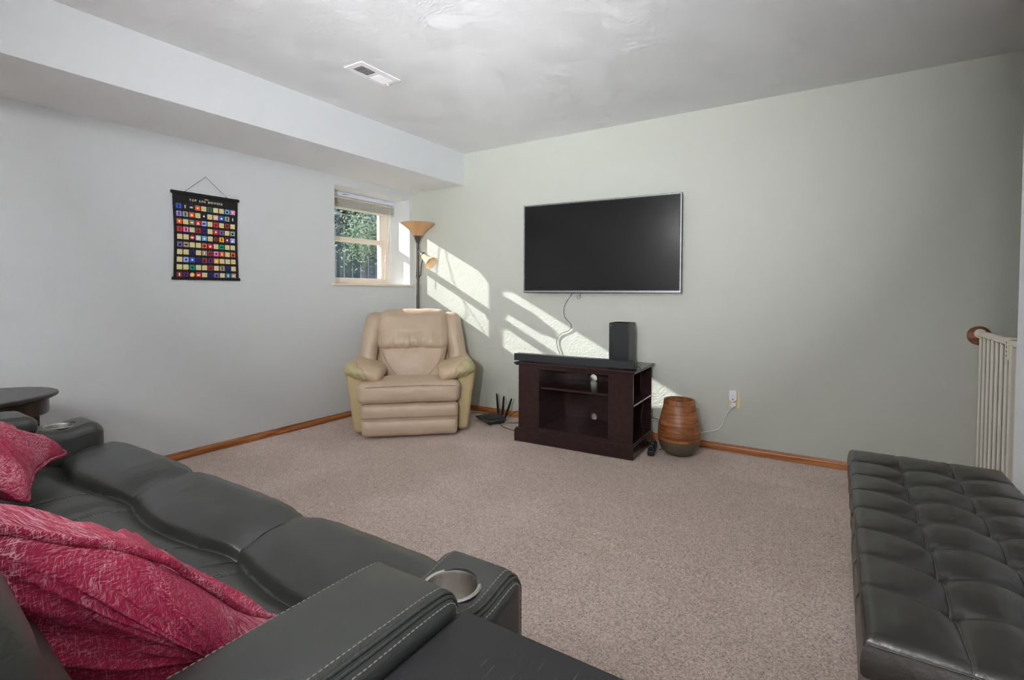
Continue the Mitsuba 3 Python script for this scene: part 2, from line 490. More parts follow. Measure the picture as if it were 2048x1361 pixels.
struct('window_1__frame', frame_ring(WX0, WX1, WZ0, WZ1, .022, FY0, FY1, wb=.02), VINYL_W)
labels.pop('window_1__frame')
tag('window_1', 'white double hung basement window set deep in the left wall', None, None, 'structure')
ux0, ux1 = WX0 + .014, WX1 - .014
put('window_1__upper_sash', frame_ring(ux0, ux1, 1.59, WZ1 - .03, .030, -.415, -.388, wb=.045), VINYL_W)
put('window_1__lower_sash', frame_ring(ux0, ux1, WZ0 + .02, 1.634, .036, -.385, -.355, wt=.045, wb=.05), VINYL_W)
for k in ('window_1__upper_sash__pane', 'window_1__lower_sash__pane'):
    y = -.402 if 'upper' in k else -.370
    z0, z1 = (1.63, WZ1 - .06) if 'upper' in k else (WZ0 + .066, 1.593)
    a = .026 if 'upper' in k else .032
    scene[k] = mikit.ply((np.array([[ux0 + a, y, z0], [ux1 - a, y, z0], [ux1 - a, y, z1], [ux0 + a, y, z1]]), np.array([[0, 1, 2], [0, 2, 3]])), PANE)
struct('trim_1', cat(rbox(-.0 + .004, .972, -.004, .024, WZ0 - .012, WZ0 + .006, .004), rbox(WX0, WX1, -.30, .0, WZ0 - .008, WZ0 + .005, .002)), VINYL_W, 'white window sill under the recessed window')
# second window behind the camera
struct('window_2__frame', frame_ring(*W2, .05, -.34, -.28), VINYL_W)
labels.pop('window_2__frame')
tag('window_2', 'white framed window behind the camera', None, None, 'structure')
put('window_2__pane', (np.array([[W2[0], -.31, W2[2]], [W2[1], -.31, W2[2]], [W2[1], -.31, W2[3]], [W2[0], -.31, W2[3]]]), np.array([[0, 1, 2], [0, 2, 3]])), PANE)

# ------------------------------------------------------------------ outdoors
struct('ground', bx(-14, 14, -16, -.48, .60, .95), GRASS, 'lawn outside the basement window')
rng = np.random.default_rng(11)


def leaves(centers, n, spread, size, rng):
    c = np.asarray(centers, float)
    k = rng.integers(0, len(c), n)
    p = c[k] + rng.normal(0, 1, (n, 3)) * spread
    d1 = rng.normal(0, 1, (n, 3)); d1 /= np.linalg.norm(d1, axis=1, keepdims=True)
    d2 = np.cross(d1, rng.normal(0, 1, (n, 3))); d2 /= np.linalg.norm(d2, axis=1, keepdims=True)
    s = size * rng.uniform(.6, 1.3, (n, 1))
    q = np.stack([p - d1 * s, p + d2 * s * .45, p + d1 * s, p - d2 * s * .45], 1).reshape(-1, 3)
    i = np.arange(n) * 4
    return q, np.vstack([np.stack([i, i + 1, i + 2], 1), np.stack([i, i + 2, i + 3], 1)])


def tree(label, x, y, h, r, n, size, leafm, lean=(0, 0), blobs=14, low=.35, seed=0):
    rng = np.random.default_rng(seed)
    t = thing('tree', label, 'tree')
    top = np.array([x + lean[0], y + lean[1], .95 + h])
    path = spline([[x, y, .93], [x + lean[0] * .3 + .05, y + lean[1] * .3, .95 + h * .4], top], 12)
    parts = [tube(path, np.linspace(r * .12, r * .03, 12), 8)]
    cs = []
    for b in range(blobs):
        a, el = rng.uniform(0, 6.28), rng.uniform(low, 1.0)
        base = path[int(el * 8) + 1]
        c = base + np.array([math.cos(a), math.sin(a), .45]) * r * rng.uniform(.35, 1.0)
        parts.append(tube(spline([base, (base + c) / 2 + [0, 0, .1 * r], c], 6), np.linspace(r * .03, r * .01, 6), 6))
        cs.append(c)
    put(t + '__trunk', cat(*parts), BARK, 40)
    k = put(t + '__foliage', leaves(cs, n, r * .26, size, rng), leafm)
    tag(k, None, None, None, 'stuff')


tree('bushy bright green tree seen close through the left of the panes', -2.25, -2.75, 2.1, .62, 4600, .028, LEAF, seed=3, low=.3)
tree('tall dull green tree standing beyond the board fence', -4.3, -6.3, 4.6, 1.5, 12000, .06, LEAF_D, seed=4, low=.1, blobs=30)
fe = thing('fence', 'blue grey board fence seen through the lower pane', 'fence')
for i in range(30):
    x = -7.5 + i * .19
    put(fe + '__board', rbox(x, x + .175, -4.02, -3.99, .94, 2.25, .004, 1), FENCE)
put(fe + '__rail', rbox(-7.6, -1.7, -3.99, -3.95, 1.25, 1.34, .004, 1), FENCE)
put(fe + '__rail', rbox(-7.6, -1.7, -3.99, -3.95, 1.95, 2.04, .004, 1), FENCE)

# ------------------------------------------------------------------ sofa
def xyz(x, y, z):
    return np.stack(np.broadcast_arrays(x, y, z), -1)


SEAT_Y = [1.15, 1.762, 2.374, 2.955]
ARMS = [(.955, 1.15), (2.95, 3.135)]
so = thing('reclining_sofa', 'dark grey leather three seat reclining sofa with steel cup holders in its arms', 'sofa')


def seat_surface(y0, y1, seed):
    t = np.linspace(-1, 1, 61)
    base = np.array([(2.862, .05), (2.848, .2), (2.846, .33), (2.858, .43), (2.892, .487), (2.95, .512), (3.01, .508), (3.055, .494), (3.083, .468), (3.090, .443), (3.108, .452), (3.2, .474), (3.35, .476), (3.5, .470), (3.62, .455)])
    rows = []
    for tt in t:
        c = base.copy()
        bow = .05 * (1 - tt * tt)
        c[6:11, 0] += bow * np.array([.5, .8, 1, 1, .9])
        e = abs(tt)
        drop = .030 * e ** 7 + .004 * e * e
        c[:8, 1] -= drop * np.clip(c[:8, 1] / .45, 0, 1)
        c[:4, 0] += .018 * e ** 8
        c[8:, 1] -= .016 * e ** 10
        s = np.concatenate([[0], np.cumsum(np.hypot(*np.diff(c, axis=0).T))])
        q = np.concatenate([np.linspace(0, s[3], 10)[:-1], np.linspace(s[3], s[11], 46)[:-1], np.linspace(s[11], s[-1], 14)])
        rows.append(np.stack([PchipInterpolator(s, c[:, 0])(q), PchipInterpolator(s, c[:, 1])(q)], 1))
    R_ = np.array(rows)                                    # (t, s, 2)
    y = (y0 + y1) / 2 + t * (y1 - y0) / 2
    P = xyz(R_[..., 0], y[:, None], R_[..., 1]).copy()
    # panel grooves on the seat, folds at the ends of the front roll
    on_seat = np.clip((P[..., 0] - 3.09) / .03, 0, 1)
    for g in (-.66, .60):
        P[..., 2] -= on_seat * .006 * np.exp(-((t[:, None] - g) / .022) ** 2)
    roll = np.clip((3.09 - P[..., 0]) / .06, 0, 1) * np.clip((P[..., 2] - .38) / .06, 0, 1)
    n = meshkit.fbm(np.stack([P[..., 0] * 7, P[..., 1] * 34, P[..., 2] * 7], -1), 3, seed) - .5
    e = np.exp(-((np.abs(t[:, None]) - .86) / .16) ** 2)
    P[..., 2] += roll * n * (.006 + .018 * e)
    P += (.006 * (meshkit.fbm(P * 9, 3, seed + 3) - .5))[..., None] * [0, 0, 1]
    return P, t


for i in range(3):
    P, t = seat_surface(SEAT_Y[i] - .0008, SEAT_Y[i + 1] + .0008, 10 + i)
    rim = np.concatenate([P[0], P[1:, -1], P[-1, ::-1][1:], P[::-1, 0][1:-1]])
    v, f = grid_mesh(P)
    f = f[:, ::-1]
    # skirt so that the cushion is a body, not a sheet
    skirt = np.stack([P[0], xyz(P[0][:, 0], P[0][:, 1], .05)], 0)
    skirt2 = np.stack([xyz(P[-1][:, 0], P[-1][:, 1], .05), P[-1]], 0)
    k = put(so + '__seat_cushion', cat((v, f), (grid_mesh(skirt)[0], grid_mesh(skirt)[1][:, ::-1]), (grid_mesh(skirt2)[0], grid_mesh(skirt2)[1][:, ::-1])), LEATHER, 50)
    dash = []
    for g in (-.66, .60):
        j = int(round((g + 1) / 2 * 60))
        row = P[j]
        row = row[(row[:, 0] > 3.16) & (row[:, 2] > .4)]
        for o in (-.006, .006):
            dash.append(stitches(row + [0, o, .0035], .0085, .006, .0009))
    stuff(put(k + '__stitching', cat(*dash), THREAD))

for i, (y0, y1) in enumerate(ARMS):
    out = -1 if i == 0 else 1
    cy = (y0 + y1) / 2 + .002
    v, f = soft_box(.85, y1 - y0, .56, .042, (40, 8, 6), 4)
    v = v + [2.945 + .425, (y0 + y1) / 2, .305]
    top = np.clip((v[:, 2] - .40) / .18, 0, 1)
    v[:, 2] -= top * (.016 * np.exp(-((v[:, 0] - 3.075) / .055) ** 2) + .010 * np.clip((2.985 - v[:, 0]) / .04, 0, 1))
    v[:, 0] += .022 * np.clip((.35 - v[:, 2]) / .3, 0, 1) * np.clip((3.2 - v[:, 0]) / .2, 0, 1)
    body = to_man((v, f)) - manifold3d.Manifold.cylinder(.2, .0475, .0475, 48).translate([3.065, cy, .475])
    a = put(so + '__arm', body, LEATHER, 40)
    zt = .5725
    cup = lathe([(.0474, -.075), (.0474, -.003), (.0535, -.001), (.0545, .0015), (.052, .003), (.047, .002), (.0455, -.004), (.0445, -.07), (.040, -.074), (.0001, -.074)], 64)
    c = put(so + '__cup_holder', xf(cup, None, [3.065, cy, zt]), STEEL, 40)
    tag(c, 'brushed steel cup holder ring')
    # raised pad behind the cup
    sz = (.62, y1 - y0 + .008, .080)
    v, f = soft_box(*sz, .034, (40, 10, 3), 5)
    v = puff(v, sz, top=(.012, 0, .012))
    v = wob(v, .002, 9, i)
    v = v + [3.147 + .31, (y0 + y1) / 2, .606]
    v[:, 2] -= .010 * np.clip((3.22 - v[:, 0]) / .09, 0, 1) ** 2 * np.clip((v[:, 2] - .6) / .04, 0, 1)
    pk = put(so + '__arm_pad', (v, f), LEATHER, 50)
    yo = y1 + .002 if out > 0 else y0 - .002
    yi = y0 + .004 if out > 0 else y1 - .004

    def along(m, y, keep, lift, side=0.0):
        p, nn = section(m, 1, y, keep)
        return p + nn * lift + [0, side, 0]

    pad = (v, f)
    ontop = lambda q: q[2] > .606 and q[0] < 3.75
    stuff(put(pk + '__stitching', cat(*[stitches(along(pad, y, ontop, .0006), .0085, .006, .0011) for y in (yi + out * .016, yo - out * .026)],
                                stitches(along(pad, yo - out * .004, lambda q: q[2] > .592 and q[0] < 3.75, .0006), .0085, .006, .0011)), THREAD))
    put(pk + '__piping', tube(along(pad, yo - out * .016, ontop, .0005), .0030, 8), LEATHER, 60)
    put(pk + '__piping', tube(along(pad, yo - out * .010, ontop, .0005), .0030, 8), LEATHER, 60)
    bm = body.to_mesh(); bm = (np.asarray(bm.vert_properties[:, :3], float), np.asarray(bm.tri_verts, int))
    front = lambda q: q[2] > .33 and q[0] < 3.15
    stuff(put(a + '__stitching', cat(*[stitches(along(bm, y, front, .0006), .0085, .006, .0011) for y in (yo - out * .030, yi + out * .026, yo - out * .008)]), THREAD))
    put(a + '__piping', tube(along(bm, yo - out * .020, front, .0005), .0030, 8), LEATHER, 60)
    put(a + '__piping', tube(along(bm, yo - out * .014, front, .0005), .0030, 8), LEATHER, 60)

# back: one shell and three cushions, reclined
prof_b = sg.Polygon([(3.66, .06), (3.92, .06), (4.02, .90), (3.99, .955), (3.90, .965), (3.80, .93), (3.60, .50)])
m = prism(prof_b, 3.135 - .955)
v = np.asarray(m.vertices)
put(so + '__back_shell', (np.stack([v[:, 0], .955 + v[:, 2], v[:, 1]], 1), np.asarray(m.faces)[:, ::-1]), LEATHER)
for i in range(3):
    y0, y1 = SEAT_Y[i], SEAT_Y[i + 1]
    if i == 0: y0 = .957
    if i == 2: y1 = 3.133
    sz = (.20, y1 - y0 - .004, .54)
    v, f = soft_box(*sz, .06, (4, 20, 20), 5)
    v = puff(v, sz, top=(0, 0, .01), bot=(.02, 0, 0))
    v[:, 0] += .010 * np.exp(-((v[:, 2] - .03) / .03) ** 2) * (v[:, 0] < 0)
    v = wob(v, .004, 7, 40 + i)
    v = v @ ry(math.radians(20)).T + [3.705, (y0 + y1) / 2, .715]
    put(so + '__back_cushion', (v, f), LEATHER, 50)
put(so + '__base', bx(2.90, 3.88, .98, 3.11, .0, .10), BLACK_P)


# ------------------------------------------------------------------ throw pillows
def loop_pillow(loop, nrm, thick_f, thick_b, seed, pole=None, fold=.006):
    """A pillow between two bulging faces that meet in the closed loop; nrm = side of the front face. Returns mesh and uv."""
    L = spline(loop, 120, True)
    nrm = np.asarray(nrm, float) / np.linalg.norm(nrm)
    c = L.mean(0) if pole is None else np.asarray(pole, float)
    rr = np.sin(np.linspace(0, 1, 30) * np.pi / 2)
    ax = np.cross(nrm, [0, 0, 1.0]); ax /= np.linalg.norm(ax)
    ay = np.cross(nrm, ax)
    vs, uvs, fs = [], [], []
    for side, th in ((1, thick_f), (-1, thick_b)):
        off = sum(len(q) for q in vs)
        P = c + rr[:, None, None] * (L[None] - c)
        prof = np.sqrt(np.clip(1 - rr ** 2.2, 0, 1)) ** 1.05
        ang = np.linspace(0, 2 * np.pi, 120, endpoint=False)
        wr = meshkit.fbm(np.stack([np.cos(ang)[None] * 5 + rr[:, None], np.sin(ang)[None] * 5 + 0 * rr[:, None], rr[:, None] * 1.4 + 0 * ang[None]], -1), 3, seed + side) - .5
        hgt = side * (th * prof[:, None] + fold * 6 * wr * (rr[:, None] * prof[:, None] * 2.2))
        P = P + hgt[..., None] * nrm
        vs.append(P.reshape(-1, 3))
        Q = P - hgt[..., None] * nrm + (side * th * prof[:, None])[..., None] * nrm      # without the folds: cloth laid out flat along each ray
        arc = np.concatenate([np.zeros((1, 120)), np.cumsum(np.linalg.norm(np.diff(Q, axis=0), axis=2), 0)], 0)
        phi = np.arctan2((L - c) @ ay, (L - c) @ ax)
        uvs.append(np.stack([arc * np.cos(phi), arc * np.sin(phi)], -1).reshape(-1, 2) + side * .7)
        n = 120
        for a in range(29):
            i = np.arange(n); j = (i + 1) % n
            q = np.stack([a * n + i, (a + 1) * n + i, (a + 1) * n + j, a * n + j], 1) + off
            fs.append(q if side > 0 else q[:, ::-1])
    return (np.vstack(vs), np.vstack(fs)), np.vstack(uvs), L


def add_pillow(label, loop, nrm, tf, tb, seed, pole=None, fold=.006):
    t = thing('throw_pillow', label, 'pillow', 'crimson throw pillows on the sofa')
    m, uv, L = loop_pillow(loop, nrm, tf, tb, seed, pole, fold)
    put(t + '__cover', m, PILLOW, True, uv=uv)
    w = meshkit.noise(np.stack([np.arange(120) * .23, np.zeros(120), np.zeros(120)], 1), seed) - .5
    n = np.asarray(nrm, float) / np.linalg.norm(nrm)
    c = L.mean(0)
    rad = (L - c) / np.linalg.norm(L - c, axis=1, keepdims=True)
    seam = L + rad * (.006 + .006 * w[:, None]) + n * (.008 * w[:, None])
    mv, mf = tube(seam, .0055, 8, True)
    put(t + '__seam', (mv, mf), PILLOW, True, uv=np.stack([mv @ np.cross(n, [0, 0, 1.0]), mv[:, 2]], 1))


add_pillow('large crimson pillow leaning in the near corner of the sofa beside the black table',
           [[3.275, 2.84, .545], [3.315, 2.842, .582], [3.375, 2.842, .645], [3.43, 2.845, .708], [3.49, 2.85, .765], [3.55, 2.855, .803], [3.62, 2.855, .850], [3.655, 2.84, .862], [3.665, 2.82, .82], [3.62, 2.80, .70], [3.57, 2.80, .585], [3.53, 2.80, .545], [3.42, 2.81, .525], [3.32, 2.83, .525]],
           [.02, .95, -.30], .105, .150, 3, [3.425, 2.83, .648], .007)


def quad_loop(c4, sag=.035, n=7):
    """Closed loop through four corners with edges drawn in a little, as a filled pillow's are."""
    c4 = np.asarray(c4, float); c = c4.mean(0)
    out = []
    for i in range(4):
        a, b = c4[i], c4[(i + 1) % 4]
        for t in np.linspace(0, 1, n)[:-1]:
            p = a + (b - a) * t
            out.append(p + (c - p) / np.linalg.norm(c - p) * sag * math.sin(math.pi * t))
    return out


add_pillow('crimson pillow leaning at the far end of the sofa by the oval table',
           quad_loop([[3.615, 1.60, .80], [3.335, 1.752, .530], [3.148, 1.372, .545], [3.44, 1.225, .785]], .03),
           [-.58, .30, .76], .055, .05, 8)

# ------------------------------------------------------------------ tables
tb = thing('end_table', 'black scuffed wooden end table beside the near arm of the sofa', 'table')
put(tb + '__tabletop', rbox(3.152, 3.74, 3.142, 3.74, .585, .612, .008, 3), BLACKWOOD, 40)
for x in (3.19, 3.70):
    for y in (3.18, 3.70):
        put(tb + '__leg', rbox(x - .022, x + .022, y - .022, y + .022, 0, .59, .004), BLACKWOOD)
put_each(tb + '__apron', (bx(3.19, 3.70, 3.17, 3.188, .52, .587), bx(3.19, 3.70, 3.692, 3.71, .52, .587), bx(3.18, 3.198, 3.19, 3.69, .52, .587), bx(3.692, 3.71, 3.19, 3.69, .52, .587)), BLACKWOOD)

ov = thing('oval_end_table', 'dark oval wooden end table between the far sofa arm and the wall', 'table')
OC, OA, OB = np.array([3.305, .42]), .405, .285


def oval(a, b, z0, z1, r=.0):
    th = np.linspace(0, 2 * np.pi, 97)[:-1]
    pr_ = [(1, z0)] if not r else [(1 - r * 1.2, z0), (1 - r * .25, z0 + .006), (1, z0 + (z1 - z0) * .5), (1 - r * .25, z1 - .004), (1 - r, z1)]
    rings = [np.stack([OC[0] + a * s * np.cos(th), OC[1] + b * s * np.sin(th), np.full(96, z)], 1) for s, z in (pr_ if r else [(1, z0), (1, z1)])]
    rings = [np.stack([OC[0] + 0 * th, OC[1] + 0 * th, np.full(96, z0)], 1)] + rings + [np.stack([OC[0] + 0 * th, OC[1] + 0 * th, np.full(96, z1)], 1)]
    n = 96
    f = [[k * n + i, k * n + (i + 1) % n, (k + 1) * n + (i + 1) % n, (k + 1) * n + i] for k in range(len(rings) - 1) for i in range(n)]
    return np.vstack(rings), np.array(f)


put(ov + '__tabletop', oval(OA, OB, .608, .632, .03), TABLE_DARK, 40)
put(ov + '__apron', oval(OA - .035, OB - .035, .535, .609), ESPRESSO, 40)
for a in (.62, 2.52, -.62, -2.52):
    x, y = OC[0] + (OA - .06) * math.cos(a), OC[1] + (OB - .06) * math.sin(a)
    put(ov + '__leg', rbox(x - .021, x + .021, y - .021, y + .021, 0, .54, .003), ESPRESSO)

# ------------------------------------------------------------------ ottoman
ot = thing('tufted_ottoman', 'long black leather storage ottoman with a tufted lid', 'ottoman')
OX0, OX1, OY0, OY1 = 1.262, 2.622, 3.675, 4.145
TX = [1.431 + .1645 * k for k in range(7)]
TY = [3.832, 3.988]
nx, ny = 400, 170


def edge_lines(a, b, n, r=.022):
    e = r * (1 - np.cos(np.linspace(0, np.pi / 2, 7)))
    return np.concatenate([a + e[:-1], np.linspace(a + r, b - r, n), (b - e[:-1])[::-1]])


X1, Y1 = edge_lines(OX0, OX1, nx), edge_lines(OY0, OY1, ny)
GX, GY = np.meshgrid(X1, Y1, indexing='ij')
dx = np.minimum(GX - OX0, OX1 - GX); dy = np.minimum(GY - OY0, OY1 - GY)
rr_ = .022
fall = lambda d: rr_ - np.sqrt(np.clip(rr_ ** 2 - np.clip(rr_ - d, 0, rr_) ** 2, 0, None))
Z = .462 - np.maximum(fall(dx), fall(dy))
lx = np.array([OX0] + TX + [OX1]); ly = np.array([OY0] + TY + [OY1])
ux = np.abs(GX[..., None] - np.array(TX)).min(-1); uy = np.abs(GY[..., None] - np.array(TY)).min(-1)
inx = np.clip(dx / .06, 0, 1); iny = np.clip(dy / .06, 0, 1)
near = np.exp(-(np.minimum(uy, .2) / .05) ** 2)
Z -= .0045 * np.exp(-(ux / .014) ** 2) * (.4 + 1.2 * np.exp(-(uy / .05) ** 2)) + .0035 * np.exp(-(ux / .0032) ** 2)
Z -= (.0045 * np.exp(-(uy / .014) ** 2) * (.4 + 1.2 * np.exp(-(ux / .05) ** 2)) + .0035 * np.exp(-(uy / .0032) ** 2)) * inx ** .3
Z -= .017 * np.exp(-((ux ** 2 + uy ** 2) / .013 ** 2)) + .012 * np.exp(-((ux ** 2 + uy ** 2) / .045 ** 2))
ci = np.searchsorted(lx, GX.ravel()).reshape(GX.shape).clip(1, len(lx) - 1); cj = np.searchsorted(ly, GY.ravel()).reshape(GY.shape).clip(1, len(ly) - 1)
fu = (GX - lx[ci - 1]) / (lx[ci] - lx[ci - 1]); fv = (GY - ly[cj - 1]) / (ly[cj] - ly[cj - 1])
Z += .006 * (np.sin(np.pi * fu.clip(0, 1)) * np.sin(np.pi * fv.clip(0, 1))) ** .7 * inx * iny
Z += .005 * (meshkit.fbm(np.stack([GX * 12, GY * 12, 0 * GX], -1), 3, 2) - .5)
# the lid's sides hang from the rim of the top
top = xyz(GX, GY, Z)
rim = np.concatenate([top[:, 0], top[-1, 1:], top[:-1, -1][::-1], top[0, 1:-1][::-1]])
cen = np.array([(OX0 + OX1) / 2, (OY0 + OY1) / 2])
rows = [rim]
for z, o in ((.425, .004), (.405, .005), (.388, .003), (.380, -.002), (.378, -.02)):
    q = rim.copy()
    s = np.array([(OX1 - OX0) / 2, (OY1 - OY0) / 2])
    d = rim[:, :2] - cen
    q[:, :2] = cen + d * (1 + o / s)
    q[:, 2] = z
    rows.append(q)
RR = np.stack(rows, 1)
RR = np.concatenate([RR, RR[:1]], 0)
v2, f2 = grid_mesh(RR)
put(ot + '__lid', cat((top.reshape(-1, 3), grid_mesh(top)[1]), (v2, f2[:, ::-1])), OTTO, 45)
rp = lambda z, o: [[OX0 + .012 - o, OY0 + .0 - o + .004, z], [OX1 - .012 + o, OY0 - o + .004, z], [OX1 + o - .004, OY0 + .012, z], [OX1 + o - .004, OY1 - .012, z], [OX1 - .012, OY1 + o - .004, z], [OX0 + .012, OY1 + o - .004, z], [OX0 - o + .004, OY1 - .012, z], [OX0 - o + .004, OY0 + .012, z]]


def dense(pts, n):
    p = np.vstack([pts, pts[:1]]); s = np.concatenate([[0], np.cumsum(np.linalg.norm(np.diff(p, axis=0), axis=1))])
    q = np.linspace(0, s[-1], n, endpoint=False)
    return np.stack([np.interp(q, s, p[:, k]) for k in range(3)], 1)


put(ot + '__piping', tube(dense(rp(.4455, .002), 300), .0026, 6, True), OTTO, 60)
from scipy.interpolate import RegularGridInterpolator
zat = RegularGridInterpolator((X1, Y1), Z, bounds_error=False, fill_value=None)
WELT = mat('ottoman_welt', pr(srgb(62, 58, 54), .35, .6))


def welt(x, y):
    return xyz(x, y, zat(np.stack([x, y], -1)) + .0004)


for x in TX:                                            # seams across the lid, running down its sides
    ys = np.linspace(OY0 + .001, OY1 - .001, 90)
    p = welt(np.full(90, x), ys)
    p = np.vstack([[[x, OY0 - .004, .384], [x, OY0 - .0055, .405], [x, OY0 - .004, .43]], p, [[x, OY1 + .004, .43], [x, OY1 + .0055, .405], [x, OY1 + .004, .384]]])
    put(ot + '__seam', tube(p, .0013, 5), WELT, 60)
for y in TY:                                            # and along it
    xs = np.linspace(OX0 + .001, OX1 - .001, 240)
    p = welt(xs, np.full(240, y))
    p = np.vstack([[[OX0 - .004, y, .384], [OX0 - .0055, y, .405], [OX0 - .004, y, .43]], p, [[OX1 + .004, y, .43], [OX1 + .0055, y, .405], [OX1 + .004, y, .384]]])
    put(ot + '__seam', tube(p, .0013, 5), WELT, 60)
sz = (OX1 - OX0 - .03, OY1 - OY0 - .03, .335)
v, f = soft_box(*sz, .015, (20, 8, 8), 3)
v = puff(v, sz, top=(.004, .004, 0), bot=(.004, .004, 0))
put(ot + '__box', (v + [(OX0 + OX1) / 2, (OY0 + OY1) / 2, .04 + .1675], f), OTTO, 50)
for x in (OX0 + .06, OX1 - .06):
    for y in (OY0 + .06, OY1 - .06):
        put(ot + '__foot', bx(x - .025, x + .025, y - .025, y + .025, 0, .045), BLACK_P)

# ------------------------------------------------------------------ recliner
RO = np.array([.9925, .941, 0.0])
RA = math.atan2(.741, -.672)
RM = rz(RA)
rc = thing('recliner', 'worn tan leather recliner armchair standing in the corner of the room', 'armchair')
rput = lambda part, m, mt, sm=45, **kw: put(rc + '__' + part, xf(m, RM, RO), mt, sm, **kw)


def panel(size, r, n, at, top=(0, 0, 0), bot=(0, 0, 0), wobble=.004, freq=6, seed=0, deform=None, seg=5):
    v, f = soft_box(*size, r, n, seg)
    v = puff(v, size, top, bot)
    if deform is not None: v = deform(v)
    v = wob(v, wobble, freq, seed)
    return v + np.asarray(at, float), f


def d_foot(v):
    v = v.copy()
    k = v[:, 1] < 0
    g = np.exp(-((v[:, 2] - .008) / .008) ** 2)
    v[k, 1] += (.022 * g)[k]
    v[k, 1] -= (.020 * np.sin(np.pi * np.clip((v[:, 2] + .125) / .133, 0, 1)) ** .7 * (v[:, 2] < .008) + .018 * np.sin(np.pi * np.clip((v[:, 2] - .008) / .12, 0, 1)) ** .7 * (v[:, 2] >= .008))[k]
    v[:, 0] *= 1 - .02 * np.clip((-v[:, 2]) / .12, 0, 1)
    return v


rput('footrest', panel((.725, .11, .25), .03, (30, 6, 44), (-.010, .062, .140), wobble=.003, deform=d_foot, seed=1), TAN)


def d_seat(v):
    v = v.copy()
    up = v[:, 2] > 0
    v[up, 2] -= .085 * np.clip((v[up, 1] + .1) / .45, 0, 1)
    fr = np.exp(-((v[:, 2] - .055) / .006) ** 2) * (v[:, 1] < -.25)
    v[:, 1] += .006 * fr
    return v


rput('seat', panel((.770, .62, .165), .05, (44, 34, 12), (-.014, .285, .350), top=(.0, 0, .022), bot=(0, .022, 0), wobble=.006, freq=9, seed=2, deform=d_seat), TAN)
rput('seam', cat(tube(spline([[-.335, -.035, .398], [-.2, -.052, .407], [0, -.058, .411], [.2, -.052, .407], [.335, -.035, .398]], 40), .0022, 6)), SEAM)


def d_side(sg_):
    def fn(v):
        v = v.copy()
        k = np.clip((v[:, 2] + .26) / .5, 0, 1)
        v[:, 0] += sg_ * (.062 * k) * (np.sign(v[:, 0]) == sg_)
        v[:, 1] += .03 * (1 - k) * np.clip(-v[:, 1] / .35, 0, 1)
        return v
    return fn


for sgn in (-1, 1):
    rput('side_panel', panel((.085, .78, .52), .03, (4, 30, 24), (sgn * .392, .47, .282), wobble=.003, deform=d_side(sgn), seed=3 + sgn), TAN_V)
    sz = (.285, .62, .115)
    v, f = soft_box(*sz, .054, (22, 40, 8), 6)
    v = puff(v, sz, top=(0, .0, .010), bot=(0, .022, 0))
    vc = v.copy()
    side = v[:, 0] * sgn                                   # outwards positive
    n1 = meshkit.fbm(v * 26 + 5 * sgn, 3, 9)
    worn = np.clip((side * 1.0 - v[:, 1] * .55 - v[:, 2] * .9 - .155 + .07 * (n1 - .5)) / .02, 0, 1) * np.clip((-v[:, 1] - .03) / .05, 0, 1)
    v[:, 1] += 0
    v[:, 2] += worn * .020 * (meshkit.noise(np.stack([side * 40 + v[:, 1] * 30, v[:, 1] * 12 - side * 10, v[:, 2] * 30], -1), 3) - .6)
    v = wob(v, .005, 10, 20 + sgn)
    v = v @ ry(-sgn * math.radians(17)).T @ rx(math.radians(-3)).T
    v = v + [sgn * .350 - .006, .32, .487]
    base, wr = np.array(srgb(186, 164, 138)), np.array(srgb(170, 160, 120))
    col = base * (1 - worn[:, None]) + wr * worn[:, None]
    col = col * (.9 + .2 * meshkit.fbm(vc * 14, 3, 4)[:, None])
    col = col * (1 - .25 * (worn * (1 - worn) * 4)[:, None])
    rput('arm_pad', (v, f), VERTC, True, color=col)


def recline(v, z0=.40, k=.24):
    v = v.copy()
    v[:, 1] += k * (v[:, 2] - z0)
    return v


# back: two wings, headrest and lumbar cushions, outer shell
for sgn in (-1, 1):
    sz = (.155, .20, .50)
    v, f = soft_box(*sz, .06, (10, 10, 30), 5)
    v = puff(v, sz, bot=(0, .02, 0))
    zz = v[:, 2] + .25
    v[:, 0] += sgn * (.030 - .078 * np.clip(zz / .5, 0, 1))
    v[:, 2] -= .012 * np.clip(v[:, 0] * sgn / .07, 0, 1) * (zz > .4)
    v = wob(v, .005, 8, 30 + sgn) + [sgn * .372, .60, .675]
    rput('back_wing', (recline(v), f), TAN)


def d_lumbar(v):
    v = v.copy()
    k = np.clip((v[:, 2] + .16) / .30, 0, 1)
    v[:, 0] *= .84 + .20 * k
    return v


v, f = panel((.565, .18, .345), .06, (40, 8, 30), (0, .56, .515), bot=(0, .035, 0), wobble=.005, freq=9, seed=6, deform=d_lumbar)
rput('lumbar_cushion', (recline(v), f), TAN)


def d_head(v):
    v = v.copy()
    fr = v[:, 1] < 0
    b = np.exp(-((v[:, 2] + .10) / .07) ** 2)
    v[fr, 1] -= (.030 * b * (1 - (v[:, 0] / .3) ** 4))[fr]
    v[:, 2] += .012 * np.cos(v[:, 0] / .29 * 1.5) * (v[:, 2] > 0)
    ph = np.arctan2(v[:, 2] + .17, v[:, 0] * 1.0)
    w = meshkit.noise(np.stack([v[:, 0] * 45, 0 * v[:, 0], v[:, 2] * 7], -1), 6) - .5
    v[fr, 1] += (.020 * w * np.clip(1.1 - np.abs(v[:, 2] + .11) / .09, 0, 1))[fr]
    v[:, 0] *= 1 - .05 * np.clip(v[:, 2] / .16, 0, 1)
    return v


